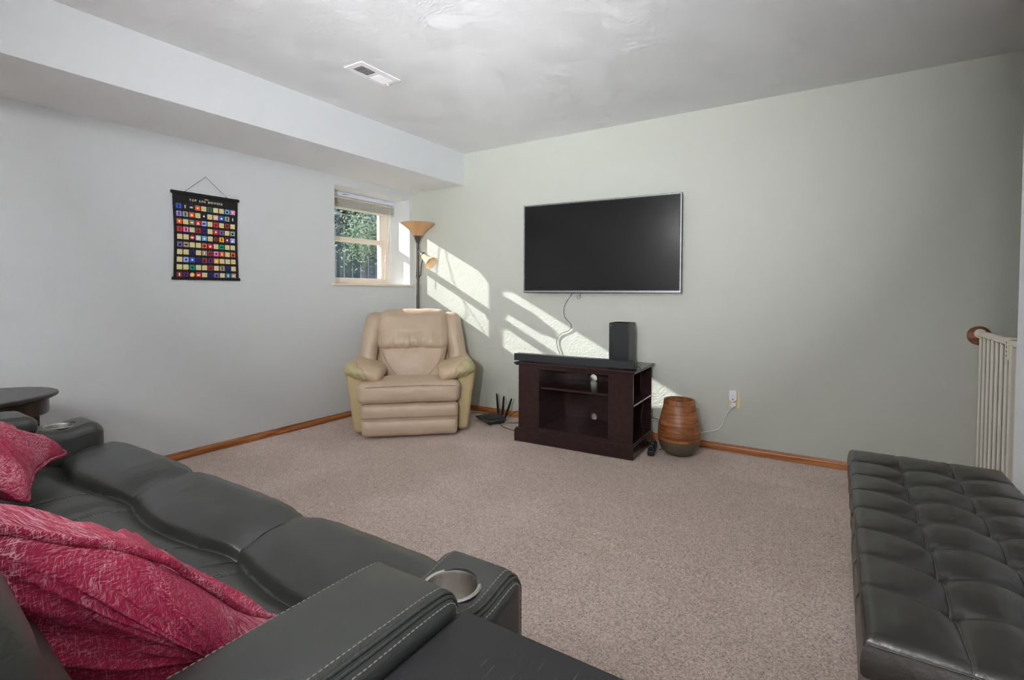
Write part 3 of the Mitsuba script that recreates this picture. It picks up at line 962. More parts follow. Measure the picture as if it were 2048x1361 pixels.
v, f = panel((.600, .20, .340), .065, (60, 8, 40), (0, .555, .778), bot=(0, .035, 0), wobble=.007, freq=8, seed=7, deform=d_head)
rput('headrest', (recline(v), f), TAN)
v, f = panel((.80, .14, .80), .05, (8, 4, 8), (0, .70, .50), wobble=.002)
v[:, 0] *= 1 - .10 * np.clip((v[:, 2] - .4) / .5, 0, 1)
rput('back_shell', (recline(v), f), TAN_V)
ls = []
for sgn in (-1, 1):
    ls.append(tube(recline(np.array(spline([[sgn * .265, .445, .62], [sgn * .235, .437, .55], [sgn * .19, .437, .48], [sgn * .14, .440, .42], [sgn * .10, .452, .385]], 24))), .0016, 6))
for m in ls: rput('seam', m, SEAM)
k = rput('lever', cat(tube([[-.455, .36, .315], [-.478, .36, .32]], .010, 10), rbox(-.486, -.474, .30, .38, .285, .345, .005)), BLACK_P)
tag(k, 'dark recline lever')
rput('base', bx(-.33, .33, .12, .72, 0.0, .05), BLACK_P)

# ------------------------------------------------------------------ window blind
bl = thing('window_blind', 'white slatted blind drawn up at the top of the recessed window', 'blind')
bx0, bx1 = WX0 + .006, WX1 - .006
put(bl + '__head_rail', rbox(bx0, bx1, -.268, -.212, 1.985, 2.024, .003), BLIND_B)
put(bl + '__head_rail__sticker', rbox(.625, .685, -.2122, -.2110, 2.000, 2.008, .0004, 1), SILVER)
for i in range(11):
    z = 1.892 + i * .0068
    m = rbox(bx0 + .004, bx1 - .004, -.266, -.216, z, z + .0042, .0015, 1)
    put(bl + '__slat', (m[0] + [.0015 * math.sin(i * 2.1), .002 * math.sin(i * 1.7), 0], m[1]), BLIND_W)
put(bl + '__bottom_rail', rbox(bx0 + .004, bx1 - .004, -.267, -.215, 1.872, 1.889, .004), BLIND_W)
put_each(bl + '__lift_cord', (tube(spline([[.120, -.205, 1.99], [.118, -.203, 1.87], [.128, -.205, 1.70], [.150, -.21, 1.52], [.196, -.215, 1.36], [.205, -.215, 1.27], [.188, -.213, 1.225], [.170, -.212, 1.26], [.168, -.212, 1.38], [.150, -.21, 1.52]], 70), .0016, 6),
                            tube(spline([[.105, -.205, 1.99], [.104, -.203, 1.87], [.098, -.204, 1.6], [.094, -.204, 1.40]], 20), .0016, 6)), PAINT_W, 60)
put_each(bl + '__ladder_cord', [tube([[x, -.211, 1.99], [x, -.2115, 1.885]], .0013, 5) for x in (.16, .49, .82)], PAINT_W, 60)

# ------------------------------------------------------------------ floor lamp
LX, LY = .150, .216
fl = thing('floor_lamp', 'dark floor lamp with amber uplight bowl and a small side reading light', 'lamp')
at = lambda m, dx=0, dy=0, dz=0: xf(m, None, [LX + dx, LY + dy, dz])
put(fl + '__base', at(lathe([(.0001, 0), (.125, 0), (.128, .006), (.122, .018), (.06, .028), (.02, .036), (.018, .05), (.0001, .05)], 48)), BRONZE, 40)
put(fl + '__pole', at(lathe([(.0145, .03), (.0145, 1.28), (.0165, 1.285), (.0165, 1.30), (.0145, 1.305), (.0145, 1.60), (.001, 1.60)], 24)), BRONZE, 40)
put(fl + '__socket', at(lathe([(.0145, 1.575), (.020, 1.580), (.022, 1.597), (.030, 1.61), (.034, 1.632), (.043, 1.645), (.043, 1.652), (.001, 1.652)], 40)), BRONZE, 40)
sw = lambda th, k: 1 + .014 * np.sin(th * 26 + k * .9) * (0 < k < 22)
pr_o = PchipInterpolator([0, .36, .68, .90, .97, 1], [.044, .071, .111, .148, .161, .163])
zs = np.linspace(0, 1, 12)
prof_l = [(float(pr_o(q)), 1.645 + .123 * q) for q in zs] + [(float(pr_o(q)) - .004, 1.649 + .120 * q) for q in zs[::-1]]
put(fl + '__shade', at(lathe(prof_l, 156, sw)), AMBER, 50)
arm = spline([[LX + .003, LY + .014, 1.255], [LX + .004, LY + .034, 1.264], [LX + .005, LY + .044, 1.31], [LX + .008, LY + .056, 1.365], [LX + .012, LY + .072, 1.415], [LX + .014, LY + .086, 1.440]], 40)
put(fl + '__side_arm', cat(tube(arm, .006, 10), xf(lathe([(.0001, -.016), (.020, -.016), (.020, .014), (.0001, .014)], 24), None, [LX, LY, 1.257])), BRONZE, 50)
hd = np.array([.03, .80, -.585]); hd /= np.linalg.norm(hd)
ha = np.cross(hd, [0, 0, 1.0]); ha /= np.linalg.norm(ha)
HR = np.stack([np.cross(ha, hd), ha, hd], 1)
HP = np.array([LX + .014, LY + .074, 1.462])
put(fl + '__side_switch', xf(lathe([(.0001, -.062), (.005, -.060), (.006, -.052), (.004, -.048), (.010, -.044), (.012, -.030), (.008, -.026), (.014, -.018), (.017, 0), (.0001, 0)], 24), HR, HP), CHROME, 40)
put(fl + '__side_socket', xf(lathe([(.0001, -.004), (.024, -.004), (.029, .006), (.029, .018), (.0001, .018)], 32), HR, HP), BRONZE, 40)
sw2 = lambda th, k: 1 + (.05 * np.sin(th * 8) if k in (7, 8) else .015 * np.sin(th * 8) if k in (6, 9) else 0 * th)
pb = [(.027, .012), (.030, .03), (.034, .055), (.038, .08), (.044, .105), (.052, .122), (.060, .134), (.066, .140), (.064, .140), (.056, .134), (.048, .121), (.040, .104), (.034, .08), (.030, .055), (.026, .03), (.022, .014)]
put(fl + '__side_shade', xf(lathe(pb, 64, sw2), HR, HP), AMBER_L, 50)

# ------------------------------------------------------------------ poster on the left wall
po2 = thing('scratch_poster', 'black wall hanging poster of small coloured squares reading TOP 100 MOVIES', 'poster')
PX0, PX1, PZ0, PZ1 = 2.208, 1.766, 1.182, 1.762        # left and right ends (x runs to the left)


def rod_profile(z0, z1):
    return cat(rbox(PX1, PX0, .004, .016, z0, z1, .003), rbox(PX1 + .001, PX0 - .001, .0155, .0175, z0 + .004, z1 - .004, .0008, 1))


put(po2 + '__top_bar', rod_profile(PZ1 - .020, PZ1), POSTER_K)
put(po2 + '__bottom_bar', rod_profile(PZ0, PZ0 + .020), POSTER_K)
SL, SR = PX0 - .010, PX1 + .010
zz = np.linspace(PZ0 + .018, PZ1 - .018, 24)
xx = np.linspace(SR, SL, 6)
bulge = lambda z: .010 + .002 * np.sin((z - PZ0) / (PZ1 - PZ0) * math.pi)
pinch = lambda z: .006 * np.sin((z - PZ0) / (PZ1 - PZ0) * math.pi) ** 2
XX, ZZ = np.meshgrid(xx, zz, indexing='ij')
mid = (SL + SR) / 2
XS = mid + (XX - mid) * (1 - pinch(ZZ) / .2)
fr, bk = xyz(XS, bulge(ZZ) + .0006, ZZ), xyz(XS, bulge(ZZ) - .0006, ZZ)
v1, f1 = grid_mesh(fr); v2_, f2_ = grid_mesh(bk)
put(po2 + '__sheet', cat((v1, f1[:, ::-1]), (v2_, f2_)), POSTER_K, 60)
C = {'c': (212, 203, 150), 'k': (30, 29, 32), 'b': (48, 92, 190), 'n': (34, 34, 100), 't': (44, 120, 150), 'o': (216, 96, 48), 'g': (66, 96, 70), 'l': (90, 164, 205), 'p': (222, 128, 196),
     'v': (158, 142, 218), 'y': (150, 158, 148), 'd': (146, 48, 48), 'r': (200, 48, 56), 'w': (196, 196, 198), 'u': (150, 168, 226), 'q': (220, 178, 158), 'e': (122, 132, 92), 'm': (90, 36, 100),
     'a': (238, 172, 52), 'z': (26, 138, 118), 'x': (168, 146, 124), 'h': (112, 104, 152)}
GRIDC = ['bkkocgcclp', 'vyocIcqby0'.replace('I', 'k').replace('0', 'k'), 'ocerucrcdc', 'rpcdncrhcy', 'ccRwlcDamu', 'hxccorczcc', 'ccncxdpoco', 'cubndmaccc', 'cczccdcxnc', 'dmArcnhctx']
rng = np.random.default_rng(42)
def flat(pts, col, lift):
    """A printed polygon on the sheet, given in (across from the left, up) metres: mesh and colours."""
    p = np.asarray(pts, float)
    z = p[:, 1]; x = SL - p[:, 0]
    x = mid + (x - mid) * (1 - pinch(z) / .2)
    q = xyz(x, bulge(z) + .0006 + lift, z)
    q = np.vstack([q, q.mean(0)])
    n = len(p)
    return (q, np.array([[n, (i + 1) % n, i] for i in range(n)])), np.tile(srgb(*col), (n + 1, 1))


def ink_on(key, pts, col, lift):
    m, c = flat(pts, col, lift)
    return put(key, m, PRINT, color=c)


def disc(cx, cz, r, n=14, a0=0, k=1.0):
    a = np.linspace(0, 2 * np.pi, n, endpoint=False) + a0
    return np.stack([cx + r * np.cos(a), cz + r * k * np.sin(a)], 1)


PH, caps = .0497, []
for r in range(10):
    for q in range(10):
        ch = GRIDC[r][q]
        cx, cz = .0165 + .018 + q * .0392, 1.6635 - r * PH
        col = C[{'R': 'r', 'D': 'd', 'A': 'a'}.get(ch, ch)]
        if ch in 'RDA': key = ink_on(po2 + '__printed_disc', disc(cx, cz, .0155, 20), col, .0004)
        else: key = ink_on(po2 + '__printed_square', [[cx - .0168, cz - .0165], [cx + .0168, cz - .0165], [cx + .0168, cz + .0165], [cx - .0168, cz + .0165]], col, .0004)
        caps.append(flat([[cx - .008, cz + .0200], [cx + .008, cz + .0200], [cx + .008, cz + .0212], [cx - .008, cz + .0212]], (70, 66, 60), .0004))
        if ch != 'c':
            ink = [(24, 24, 30), (236, 232, 226), (20, 30, 60)][rng.integers(3)] if ch not in 'k' else (206, 206, 204)
            shape = [disc(cx, cz - .002, .0075), [[cx - .010, cz - .010], [cx + .010, cz - .010], [cx + .002, cz + .009], [cx - .003, cz + .004]],
                     [[cx - .011, cz - .004], [cx + .004, cz - .007], [cx + .011, cz + .002], [cx + .002, cz + .005], [cx - .010, cz + .002]],
                     [[cx - .003, cz - .011], [cx + .003, cz - .011], [cx + .004, cz + .008], [cx, cz + .012], [cx - .004, cz + .008]], disc(cx, cz, .008, 4, .3)][rng.integers(5)]
            ink_on(key + '__symbol', shape, ink, .0008)
# the little crown over the title
ink_on(po2 + '__crown', [[.200, 1.724], [.222, 1.724], [.224, 1.731], [.217, 1.727], [.211, 1.732], [.205, 1.727], [.198, 1.731]], (190, 176, 130), .0004)
stuff(put(po2 + '__captions', cat(*[m for m, _ in caps]), PRINT, color=np.vstack([c for _, c in caps])))
tx, pen = [], 0.0
for ch in 'TOP 100 MOVIES':
    if ch == ' ':
        pen += .011; continue
    m = meshkit.text_mesh(ch, .0135, .0006, bold=True)
    tx.append(xf(m, None, [pen - m.bounds[0][0], 0, 0])); pen += (m.bounds[1][0] - m.bounds[0][0]) + .0056
v, f = cat(*tx)
v = np.stack([SL - (.211 - pen / 2 + v[:, 0]), .0112 + v[:, 2], 1.7045 + v[:, 1]], 1)
put(po2 + '__title', (v, f), mat('title_ink', pr(srgb(226, 212, 178), .5, .3)))
put(po2 + '__cord', tube([[2.125, .009, PZ1 - .002], [1.989, .006, 1.882], [1.845, .009, PZ1 - .002]], .0012, 6), CORD_B)
put(po2 + '__nail', tube([[1.989, .0, 1.881], [1.989, .010, 1.884]], .0018, 8), SILVER)

# ------------------------------------------------------------------ ceiling vent
ve = thing('ceiling_vent', 'white louvred air vent in the ceiling', 'vent')
vx0, vx1, vy0, vy1 = 1.508, 1.812, 1.212, 1.358
zc = H
fr_ = prism(sg.box(vx0, vy0, vx1, vy1).difference(sg.box(1.665, 1.239, 1.775, 1.322)).difference(sg.box(1.535, 1.239, 1.648, 1.322)), .006)
put(ve + '__frame', xf(fr_, None, [0, 0, zc - .006]), WHITE_P)
put(ve + '__duct_shade', bx(1.53, 1.78, 1.235, 1.326, zc - .0010, zc - .0004), HOLE_SHADE)  # thin dark sheet for the shade behind the louvers
for a, b, s in ((1.667, 1.773, 1), (1.537, 1.646, -1)):
    for i in range(8):
        x = a + (b - a) * (i + .5) / 8
        m = xf(rbox(-.0062, .0062, 1.238, 1.323, -.0006, .0006, .0004, 1), ry(s * math.radians(40)), [x, 0, zc - .0062])
        put(ve + '__louver', m, WHITE_P)
put(ve + '__damper_lever', cat(rbox(1.522, 1.531, 1.262, 1.268, zc - .016, zc - .005, .001), rbox(1.514, 1.53, 1.262, 1.268, zc - .018, zc - .014, .001)), WHITE_P)

# ------------------------------------------------------------------ television
tv = thing('television', 'large flat black television on a wall mount with a thin silver frame', 'television')
TL, TR_ = np.array([.178, 1.432]), np.array([.082, 2.684])
TW = float(np.linalg.norm(TR_ - TL)); TH = .712; TZ = 1.105
ta = math.atan2(*(TR_ - TL)[::-1])
# local: x along the screen to the right, y towards the wall, z up
tm = lambda m: xf(xf(m, None, [0, 0, 0]), np.array([[math.cos(ta), -math.sin(ta), 0], [math.sin(ta), math.cos(ta), 0], [0, 0, 1.0]]) @ np.diag([1, 1, 1]), [TL[0], TL[1], TZ])
# local +y after the rotation points to -x (the wall) because the screen runs along +y
def ring_xz(x0, x1, z0, z1, l, r, b, t, y0, y1):
    m = prism(sg.box(x0, z0, x1, z1).difference(sg.box(x0 + l, z0 + b, x1 - r, z1 - t)), y1 - y0)
    v = np.asarray(m.vertices)
    return np.stack([v[:, 0], y0 + v[:, 2], v[:, 1]], 1), np.asarray(m.faces)[:, ::-1]


put(tv + '__frame', tm(ring_xz(0, TW, 0, TH, .006, .006, .014, .006, 0, .022)), SILVER)
put(tv + '__rim', tm(cat(ring_xz(-.003, TW + .003, -.003, TH + .003, .0035, .0035, .0035, .0035, .002, .024))), BLACK_P)
put(tv + '__screen', tm(bx(.007, TW - .007, .003, .010, .015, TH - .007)), SCREEN)
put(tv + '__bezel', tm(ring_xz(.0055, TW - .0055, .0135, TH - .0055, .007, .007, .004, .007, .0015, .0045)), BLACK_P)
put(tv + '__back_cover', tm(rbox(.004, TW - .004, .020, .034, .004, TH - .004, .004)), BLACK_P)
put(tv + '__electronics_box', tm(rbox(.18, TW - .18, .032, .062, .03, .42, .01)), BLACK_P)
lg = meshkit.text_mesh('LG', .0065, .0006, bold=True)
v, f = xf(lg)
put(tv + '__logo', tm((np.stack([TW / 2 - .006 + v[:, 0], -v[:, 2] + .0002, .0055 + v[:, 1]], 1), f)), BLACK_P)
wm = thing('wall_mount', 'black swivel wall mount behind the television', 'bracket')
put(wm + '__plate', rbox(.0, .018, 1.96, 2.16, 1.30, 1.62, .003), BLACK_P)
put(wm + '__swing_arm', tube([[.016, 2.06, 1.46], [.066, 2.03, 1.46]], .016, 10), BLACK_P)
cb = thing('television_cable', 'thin black cable hanging from the television down to the stand', 'cable')
put(cb, tube(spline([[.045, 1.825, 1.16], [.010, 1.79, 1.09], [.006, 1.738, 1.02], [.005, 1.716, .952], [.005, 1.738, .885], [.006, 1.786, .825], [.006, 1.772, .800], [.006, 1.70, .765], [.005, 1.655, .715], [.005, 1.652, .68], [.006, 1.665, .63], [.006, 1.688, .575], [.006, 1.70, .50]], 90), .0021, 6), CORD_B, 60)
lp = thing('wire_loop', 'small loop of wire hanging under the television', 'wire')
th = np.linspace(0, 2 * np.pi * .97, 28)
put(lp, tube(np.vstack([[[.050, 1.878, 1.14], [.006, 1.868, 1.10]], xyz(.006 + 0 * th, 1.852 + .014 * np.cos(th + .5), 1.066 + .014 * np.sin(th + .5))]), .0014, 6), CORD_B, 60)

# ------------------------------------------------------------------ television stand
st = thing('television_stand', 'dark mahogany television stand with open shelves', 'television stand')
SA = math.radians(2.2)
SO = np.array([.6055, 1.612, 0])                        # front left bottom corner; local x to the right, y to the wall
SM = np.array([[math.cos(math.pi / 2 + SA), -math.sin(math.pi / 2 + SA), 0], [math.sin(math.pi / 2 + SA), math.cos(math.pi / 2 + SA), 0], [0, 0, 1.0]])
sp = lambda part, m, mt=None, sm=False: put(st + '__' + part, xf(m, SM, SO), mt or ESPRESSO, sm)
SWD, SDP = .905, .475
ogee = lambda x0, x1, y0, y1, z0, z1: cat(rbox(x0, x1, y0, y1, z0 + (z1 - z0) * .45, z1, .004), rbox(x0 + .008, x1 - .008, y0 + .008, y1, z0, z0 + (z1 - z0) * .55, .003))
sp('top', ogee(-.002, SWD + .010, -.004, SDP, .566, .588))
sp('plinth', cat(rbox(0, SWD, 0, SDP, 0, .086, .003), rbox(.006, SWD - .006, .006, SDP, .084, .098, .004)))
bz0, bz1 = .097, .567
fx = [.028, .200, .724, .895]
sp('front_panel', rbox(fx[0], fx[1], .016, .036, bz0, bz1, .002))
sp('front_panel', rbox(fx[2], fx[3], .016, .036, bz0, bz1, .002))
sp('divider', rbox(fx[1] - .016, fx[1], .034, SDP - .02, bz0, bz1, .001))
sp('divider', rbox(fx[2], fx[2] + .016, .034, SDP - .02, bz0, bz1, .001))
sp('rail', rbox(fx[1] - .001, fx[2] + .001, .018, .036, bz1 - .022, bz1, .001))
sp('rail', rbox(fx[1] - .001, fx[2] + .001, .018, .036, bz0, bz0 + .018, .001))
sp('shelf', rbox(fx[1], fx[2], .040, SDP - .012, .398, .414, .002))
sp('shelf', rbox(fx[1], fx[2], .034, SDP - .012, bz0 + .006, bz0 + .017, .001))
for a, b in ((fx[0] + .004, fx[1] - .016), (fx[2] + .016, fx[3] - .003)):
    sp('side_shelf', rbox(a, b, .036, SDP - .012, .343, .356, .002))
sp('side_shelf__edge', rbox(fx[3] - .0035, fx[3] - .0015, .040, SDP - .014, .344, .3555, .0008, 1), mat('edge_highlight', pr(srgb(176, 170, 164), .4, .4)))  # light catching the shelf edge, painted as a pale strip
hole = lambda p, x, z: p.difference(sg.Point(x, z).buffer(.0285, 24))
bp_ = sg.box(fx[0], bz0, fx[3], bz1)
for x in (.445,):
    bp_ = hole(hole(bp_, x, .438), x, .135)
m = prism(bp_, .008)
v = np.asarray(m.vertices)
sp('back_panel', (np.stack([v[:, 0], SDP - .012 + v[:, 2], v[:, 1]], 1), np.asarray(m.faces)[:, ::-1]))
sl = lambda x, y, z: (SM @ np.array([x, y, z]) + SO)

sb = thing('soundbar', 'long black soundbar lying along the front edge of the television stand', 'soundbar')
bp2 = lambda m, mt, part, sm=False: put(sb + '__' + part, xf(m, SM, SO + [0, 0, .588]), mt, sm)
bp2(rbox(-.034, .893, .052, .125, .004, .056, .006, 3), BLACK_M, 'housing', 40)
bp2(rbox(-.030, .889, .0495, .056, .006, .052, .002), BLACK_G, 'grille')
for m in (rbox(.05, .12, .06, .12, 0, .006, .001, 1), rbox(.74, .81, .06, .12, 0, .006, .001, 1)): bp2(m, BLACK_P, 'foot')

gc = thing('game_console', 'black tower game console standing on the right of the television stand', 'game console')
GA = math.radians(1.0)
GM, GO = rz(GA), np.array([.297, 2.232, .588])           # local -x towards the wall, y to the right
gp = lambda part, m, mt, sm=False: put(gc + '__' + part, xf(m, GM, GO), mt, sm)
gp('case', rbox(-.150, 0, 0, .148, .006, .298, .004, 2), BLACK_M, 40)
gp('foot', xf(lathe([(.0001, 0), (.06, 0), (.06, .008), (.0001, .008)], 32), None, [-.075, .074, 0]), BLACK_P)
gp('disc_slot', bx(-.0005, .0008, .022, .024, .05, .15), HOLE_SHADE)
gp('power_button', xf(lathe([(.0001, 0), (.0038, 0), (.0038, .0012), (.0001, .0012)], 20), ry(math.pi / 2), [-.0002, .015, .278]), SILVER)
vg = []
for i in range(11):
    for j in range(11):
        vg.append(xf(lathe([(.0048, 0), (.0048, .0012), (.0001, .0012)], 8), None, [-.075 + (i - 5) * .0125, .074 + (j - 5) * .0125, .2976]))
k = gp('vent_holes', cat(*vg), HOLE_SHADE)
tag(k, None, None, None, 'stuff')

# cords of the stand
c1 = thing('hanging_cable', 'black cord hanging down the open right side of the television stand', 'cord')
put(c1, tube(spline([sl(.892, .115, .61), sl(.909, .12, .598), sl(.915, .125, .57), sl(.913, .13, .50), sl(.908, .175, .42), sl(.911, .20, .345), sl(.909, .17, .27), sl(.911, .165, .22), sl(.912, .20, .15), sl(.916, .21, .095), sl(.930, .215, .05), sl(.955, .22, .02), sl(.99, .23, .012)], 80), .0023, 6), CORD_B, 60)
ps = thing('power_strip', 'black power strip on the carpet between the stand and the wooden vase', 'power strip')
PSM = rz(math.radians(12)); PSO = np.array([.300, 2.560, 0])
put(ps + '__body', xf(rbox(-.14, .12, -.022, .022, .002, .036, .006, 3), PSM, PSO), BLACK_P, 40)
for i in range(3):
    put(ps + '__plug', xf(rbox(-.10 + i * .075, -.068 + i * .075, -.014, .014, .034, .060, .005), PSM, PSO), BLACK_P)
c2 = thing('coiled_cord', 'grey cord looping behind the stand beside the wooden vase', 'cord')
put(c2, tube(spline([[.10, 2.47, .16], [.06, 2.53, .155], [.05, 2.60, .12], [.07, 2.63, .06], [.12, 2.60, .02], [.16, 2.56, .05]], 50), .0028, 6), mat('grey_cord', pr(srgb(150, 150, 148), .5, .4)), 60)
c3 = thing('coiled_cord', 'thin black cord drooping from the stand to the wooden vase', 'cord')
put(c3, tube(spline([[.09, 2.48, .185], [.06, 2.55, .16], [.07, 2.62, .11], [.13, 2.66, .03], [.20, 2.63, .012], [.28, 2.60, .012]], 50), .0024, 6), CORD_B, 60)

# ------------------------------------------------------------------ wooden vase
va = thing('wooden_vase', 'turned wooden vase with a grey glazed bottom standing by the outlet', 'vase')
VC = [.25, 2.727, 0]
ow = PchipInterpolator([0, .012, .05, .10, .15, .20, .27, .33, .372], [.072, .096, .124, .138, .140, .135, .120, .106, .101])
zsv = np.linspace(.105, .372, 22)
pw = [(float(ow(.105)) - .006, .103)] + [(float(ow(z)), z) for z in zsv] + [(.098, .376), (.091, .376), (.088, .372)] + [(float(ow(z)) - .013, z) for z in zsv[::-1]] + [(.0001, .106)]
put(va + '__body', xf(lathe(pw, 64), None, VC), VASE_W, 45)
zb = np.linspace(0.0, .105, 16)
pb_ = [(.0001, 0)] + [(float(ow(z)) - .0015, max(z, .0)) for z in zb] + [(.0001, .1045)]
k = put(va + '__glazed_bottom', xf(lathe(pb_, 64), None, VC), VASE_G, 45)
tag(k, 'grey glazed lower band')

# ------------------------------------------------------------------ outlet, plug, white cord
ou = thing('wall_outlet', 'almond wall outlet plate low on the grey green wall', 'outlet')
put(ou + '__plate', rbox(.0, .005, 3.003, 3.074, .306, .420, .002), ALMOND)
for z in (.337, .388):
    put(ou + '__socket', rbox(.004, .0065, 3.021, 3.056, z - .014, z + .014, .001), ALMOND)
ad = thing('plug_adapter', 'white wall plug adapter pushed into the almond outlet', 'adapter')
pent = sg.Polygon([(3.008, .372), (3.033, .350), (3.058, .372), (3.056, .432), (3.010, .432)])
m = prism(pent.buffer(-.003).buffer(.003), .030)
v = np.asarray(m.vertices)
put(ad + '__body', (np.stack([.007 + v[:, 2], v[:, 0], v[:, 1]], 1), np.asarray(m.faces)), WHITE_P)
put(ad + '__button', xf(lathe([(.0001, 0), (.006, 0), (.006, .0015), (.0001, .0015)], 20), ry(math.pi / 2), [.0368, 3.033, .370]), SILVER)
wc = thing('extension_cord', 'white extension cord running from the outlet to behind the wooden vase', 'cord')
put(wc + '__plug', cat(rbox(.0065, .030, 3.020, 3.054, .318, .348, .006, 3), tube([[.02, 3.036, .322], [.018, 3.020, .305]], [.011, .007], 10)), WHITE_P, 40)
put(wc + '__wire', tube(spline([[.018, 3.022, .308], [.014, 3.005, .285], [.010, 2.982, .24], [.008, 2.962, .185], [.008, 2.945, .152], [.009, 2.925, .136], [.012, 2.88, .122], [.02, 2.82, .105], [.045, 2.74, .09], [.06, 2.66, .075], [.08, 2.60, .06], [.16, 2.585, .05]], 90), .0042, 8), WHITE_P, 60)

# ------------------------------------------------------------------ router
ro = thing('wifi_router', 'black router with three aerials on the carpet beside the recliner', 'router')
r0, r1, r3 = np.array([.272, .992]), np.array([.420, 1.235]), np.array([.055, 1.105])
e1 = (r1 - r0) / np.linalg.norm(r1 - r0)
RMx = np.array([[e1[0], -e1[1], 0], [e1[1], e1[0], 0], [0, 0, 1.0]])
RL, RW = .275, .195
ROo = np.array([*r0, 0])
rp_ = lambda part, m, mt, sm=False: put(ro + '__' + part, xf(m, RMx, ROo), mt, sm)
hull = trimesh.convex.convex_hull(np.array([[0.0, .004, .028], [RL - .03, 0, .030], [RL, .03, .032], [RL, RW - .02, .042], [RL - .04, RW, .046], [.04, RW, .046], [0, RW - .04, .042], [.03, .02, .008], [RL - .03, .03, .008], [RL - .03, RW - .03, .006], [.03, RW - .03, .006]]))
rp_('case', hull, BLACK_M)
rp_('top_facet', prism(sg.Polygon([(.07, .05), (.20, .05), (.23, .15), (.05, .15)]), .0008).apply_transform(trimesh.transformations.rotation_matrix(.06, [1, 0, 0])).apply_translation([0, 0, .0345]), BLACK_G)
for m in [bx(x - .008, x + .008, y - .008, y + .008, 0, .010) for x in (.05, RL - .05) for y in (.05, RW - .05)]: rp_('foot', m, BLACK_P)
for x, lean, fwd in ((.065, -.035, .0), (.150, .004, .012), (.215, .055, .03)):
    b = np.array([x, RW + .002, .048]); tip = b + np.array([lean, fwd, .165])
    d = (tip - b) / np.linalg.norm(tip - b)
    pts = []
    for q, w, tk in ((0, .009, .006), (.12, .0125, .006), (.9, .0095, .004), (1, .006, .003)):
        c = b + (tip - b) * q
        for s in (-1, 1):
            for u in (-1, 1):
                pts.append(c + np.array([s * w, u * tk, 0]))
    rp_('antenna', trimesh.convex.convex_hull(np.array(pts)), BLACK_P)
cr = thing('router_cord', 'black cord running along the carpet from the recliner to the router', 'cord')
put(cr, tube(spline([[.15, .86, .010], [.12, .90, .014], [.10, .955, .012], [.085, 1.0, .012], [.08, 1.06, .02], [.10, 1.10, .025]], 40), .0026, 6), CORD_B, 60)
cr2 = thing('router_cord', 'black cord running along the carpet from the router to the stand', 'cord')
put(cr2, tube(spline([[.33, 1.30, .012], [.36, 1.34, .008], [.39, 1.42, .007], [.42, 1.52, .007], [.45, 1.60, .007]], 40), .0026, 6), CORD_B, 60)
cr3 = thing('router_cord', 'dark cord curling behind the router aerials', 'cord')
put(cr3, tube(spline([[.16, 1.27, .03], [.09, 1.31, .075], [.055, 1.36, .08], [.07, 1.42, .045], [.14, 1.42, .012], [.22, 1.36, .010], [.26, 1.33, .014]], 50), .0024, 6), CORD_B, 60)
cr4 = thing('router_cord', 'yellow network cord behind the router aerials', 'cord')
put(cr4, tube(spline([[.13, 1.25, .03], [.075, 1.30, .045], [.06, 1.37, .03], [.07, 1.46, .012], [.10, 1.60, .012]], 40), .0026, 6), mat('yellow_cord', pr(srgb(196, 150, 70), .5, .4)), 60)

# ------------------------------------------------------------------ gate and wooden rosette
rs = thing('wooden_rosette', 'round wooden mounting disc on the wall behind the white gate', 'wood disc')
put(rs, xf(lathe([(.0001, 0), (.052, 0), (.053, .006), (.050, .013), (.047, .017), (.044, .018), (.0001, .018)], 48), ry(math.pi / 2), [0, 4.291, .870]), ROSETTE, 40)
ga = thing('safety_gate', 'white metal safety gate across the opening beside the ottoman', 'gate')
GYc = 4.293
put(ga + '__top_rail', rbox(.032, .60, GYc - .012, GYc + .012, .868, .898, .004, 2), PAINT_W, 40)
put(ga + '__bottom_rail', rbox(.032, .60, GYc - .012, GYc + .012, .06, .09, .004, 2), PAINT_W, 40)
put(ga + '__wall_cup', xf(lathe([(.0001, 0), (.026, 0), (.026, .012), (.016, .020), (.014, .03), (.0001, .03)], 32), ry(math.pi / 2), [.018, GYc, .882]), CREAM, 40)
for i in range(7):
    x = .045 + i * .0835
    put(ga + '__bar', tube([[x, GYc, .075], [x, GYc, .88]], .0085, 12), PAINT_W, 50)
put_each(ga + '__hinge', (rbox(.595, .625, GYc - .015, GYc + .015, .80, .905, .003), rbox(.595, .625, GYc - .015, GYc + .015, .06, .16, .003)), CREAM)
put_each(ga + '__hinge_screw', [*[xf(lathe([(.0001, 0), (.004, 0), (.004, .002), (.0001, .002)], 10), rx(math.pi / 2), [.610, GYc - .0145, z]) for z in (.82, .84, .86, .88)]], BRONZE)
put(ga + '__door_post', rbox(.632, .66, GYc - .012, GYc + .012, .06, .895, .004, 2), PAINT_W, 40)
put_each(ga + '__door_rail', (rbox(.655, .935, GYc - .012, GYc + .012, .868, .895, .003), rbox(.655, .935, GYc - .012, GYc + .012, .06, .09, .003)), PAINT_W)
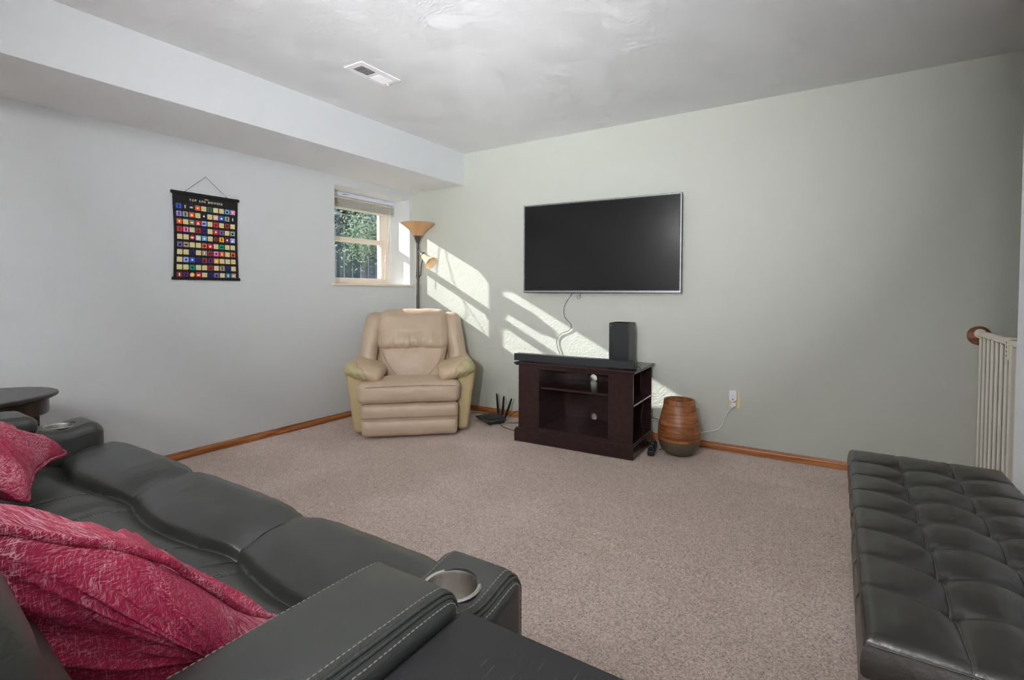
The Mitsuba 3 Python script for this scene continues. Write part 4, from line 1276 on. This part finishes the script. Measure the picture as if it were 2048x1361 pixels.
for i in range(3):
    x = .72 + i * .08
    put(ga + '__door_bar', tube([[x, GYc, .075], [x, GYc, .88]], .0085, 12), PAINT_W, 50)
put(ga + '__latch', rbox(.645, .69, GYc - .017, GYc + .017, .897, .905, .003), CREAM)

# ------------------------------------------------------------------ added fill lamps, unseen behind the camera
for i, (x, y) in enumerate(FILL_LAMP_SPOTS):
    cl = thing('added_ceiling_lamp', ['added unseen round white drum ceiling lamp nearest the sofa', 'added unseen round white drum ceiling lamp in the middle of the back of the room', 'added unseen round white drum ceiling lamp near the back wall and the partition'][i], 'lamp', None)
    put(cl + '__pan', xf(lathe([(.0001, 0), (.31, 0), (.31, -.02), (.30, -.03), (.0001, -.03)][::-1], 48), None, [x, y, H]), SILVER, 40)
    k = put(cl + '__bowl', xf(lathe([(.0001, -.17), (.21, -.17), (.235, -.165), (.25, -.15), (.25, 0)], 48), None, [x, y, H - .03]), WHITE_P, True)
    scene[k]['emitter'] = {'type': 'area', 'radiance': rgb(*FILL_LAMP_RADIANCE)}
ul = thing('uplight', 'added unseen black stand lamp in place of a bounced flash with its head tilted to the ceiling behind the end table', 'lamp')
UPP, UPA = np.array(UP_POS), np.array(UP_AIM)
ud = (UPA - UPP) / np.linalg.norm(UPA - UPP)
ua = np.cross(ud, [0, 0, 1.0]); ua /= np.linalg.norm(ua)
UR = np.stack([np.cross(ua, ud), ua, ud], 1)
put(ul + '__stand', cat(tube([[UPP[0] + .10, UPP[1], 0.02], [UPP[0] + .10, UPP[1], 1.52]], .012, 12), xf(lathe([(.0001, 0), (.14, 0), (.14, .015), (.02, .03), (.0001, .03)], 32), None, [UPP[0] + .10, UPP[1], 0])), BLACK_P, 40)
put(ul + '__head', xf(lathe([(.0001, -.13), (.05, -.13), (.06, -.11), (.075, -.01), (.071, -.01), (.055, -.10), (.0001, -.10)], 40), UR, UPP), BLACK_P, 40)
scene['added_uplight_beam'] = {'type': 'spot', 'to_world': T().look_at(origin=UPP.tolist(), target=UPA.tolist(), up=[0, 0, 1]), 'intensity': rgb(*UP_POWER), 'cutoff_angle': 40.0, 'beam_width': 2.0}
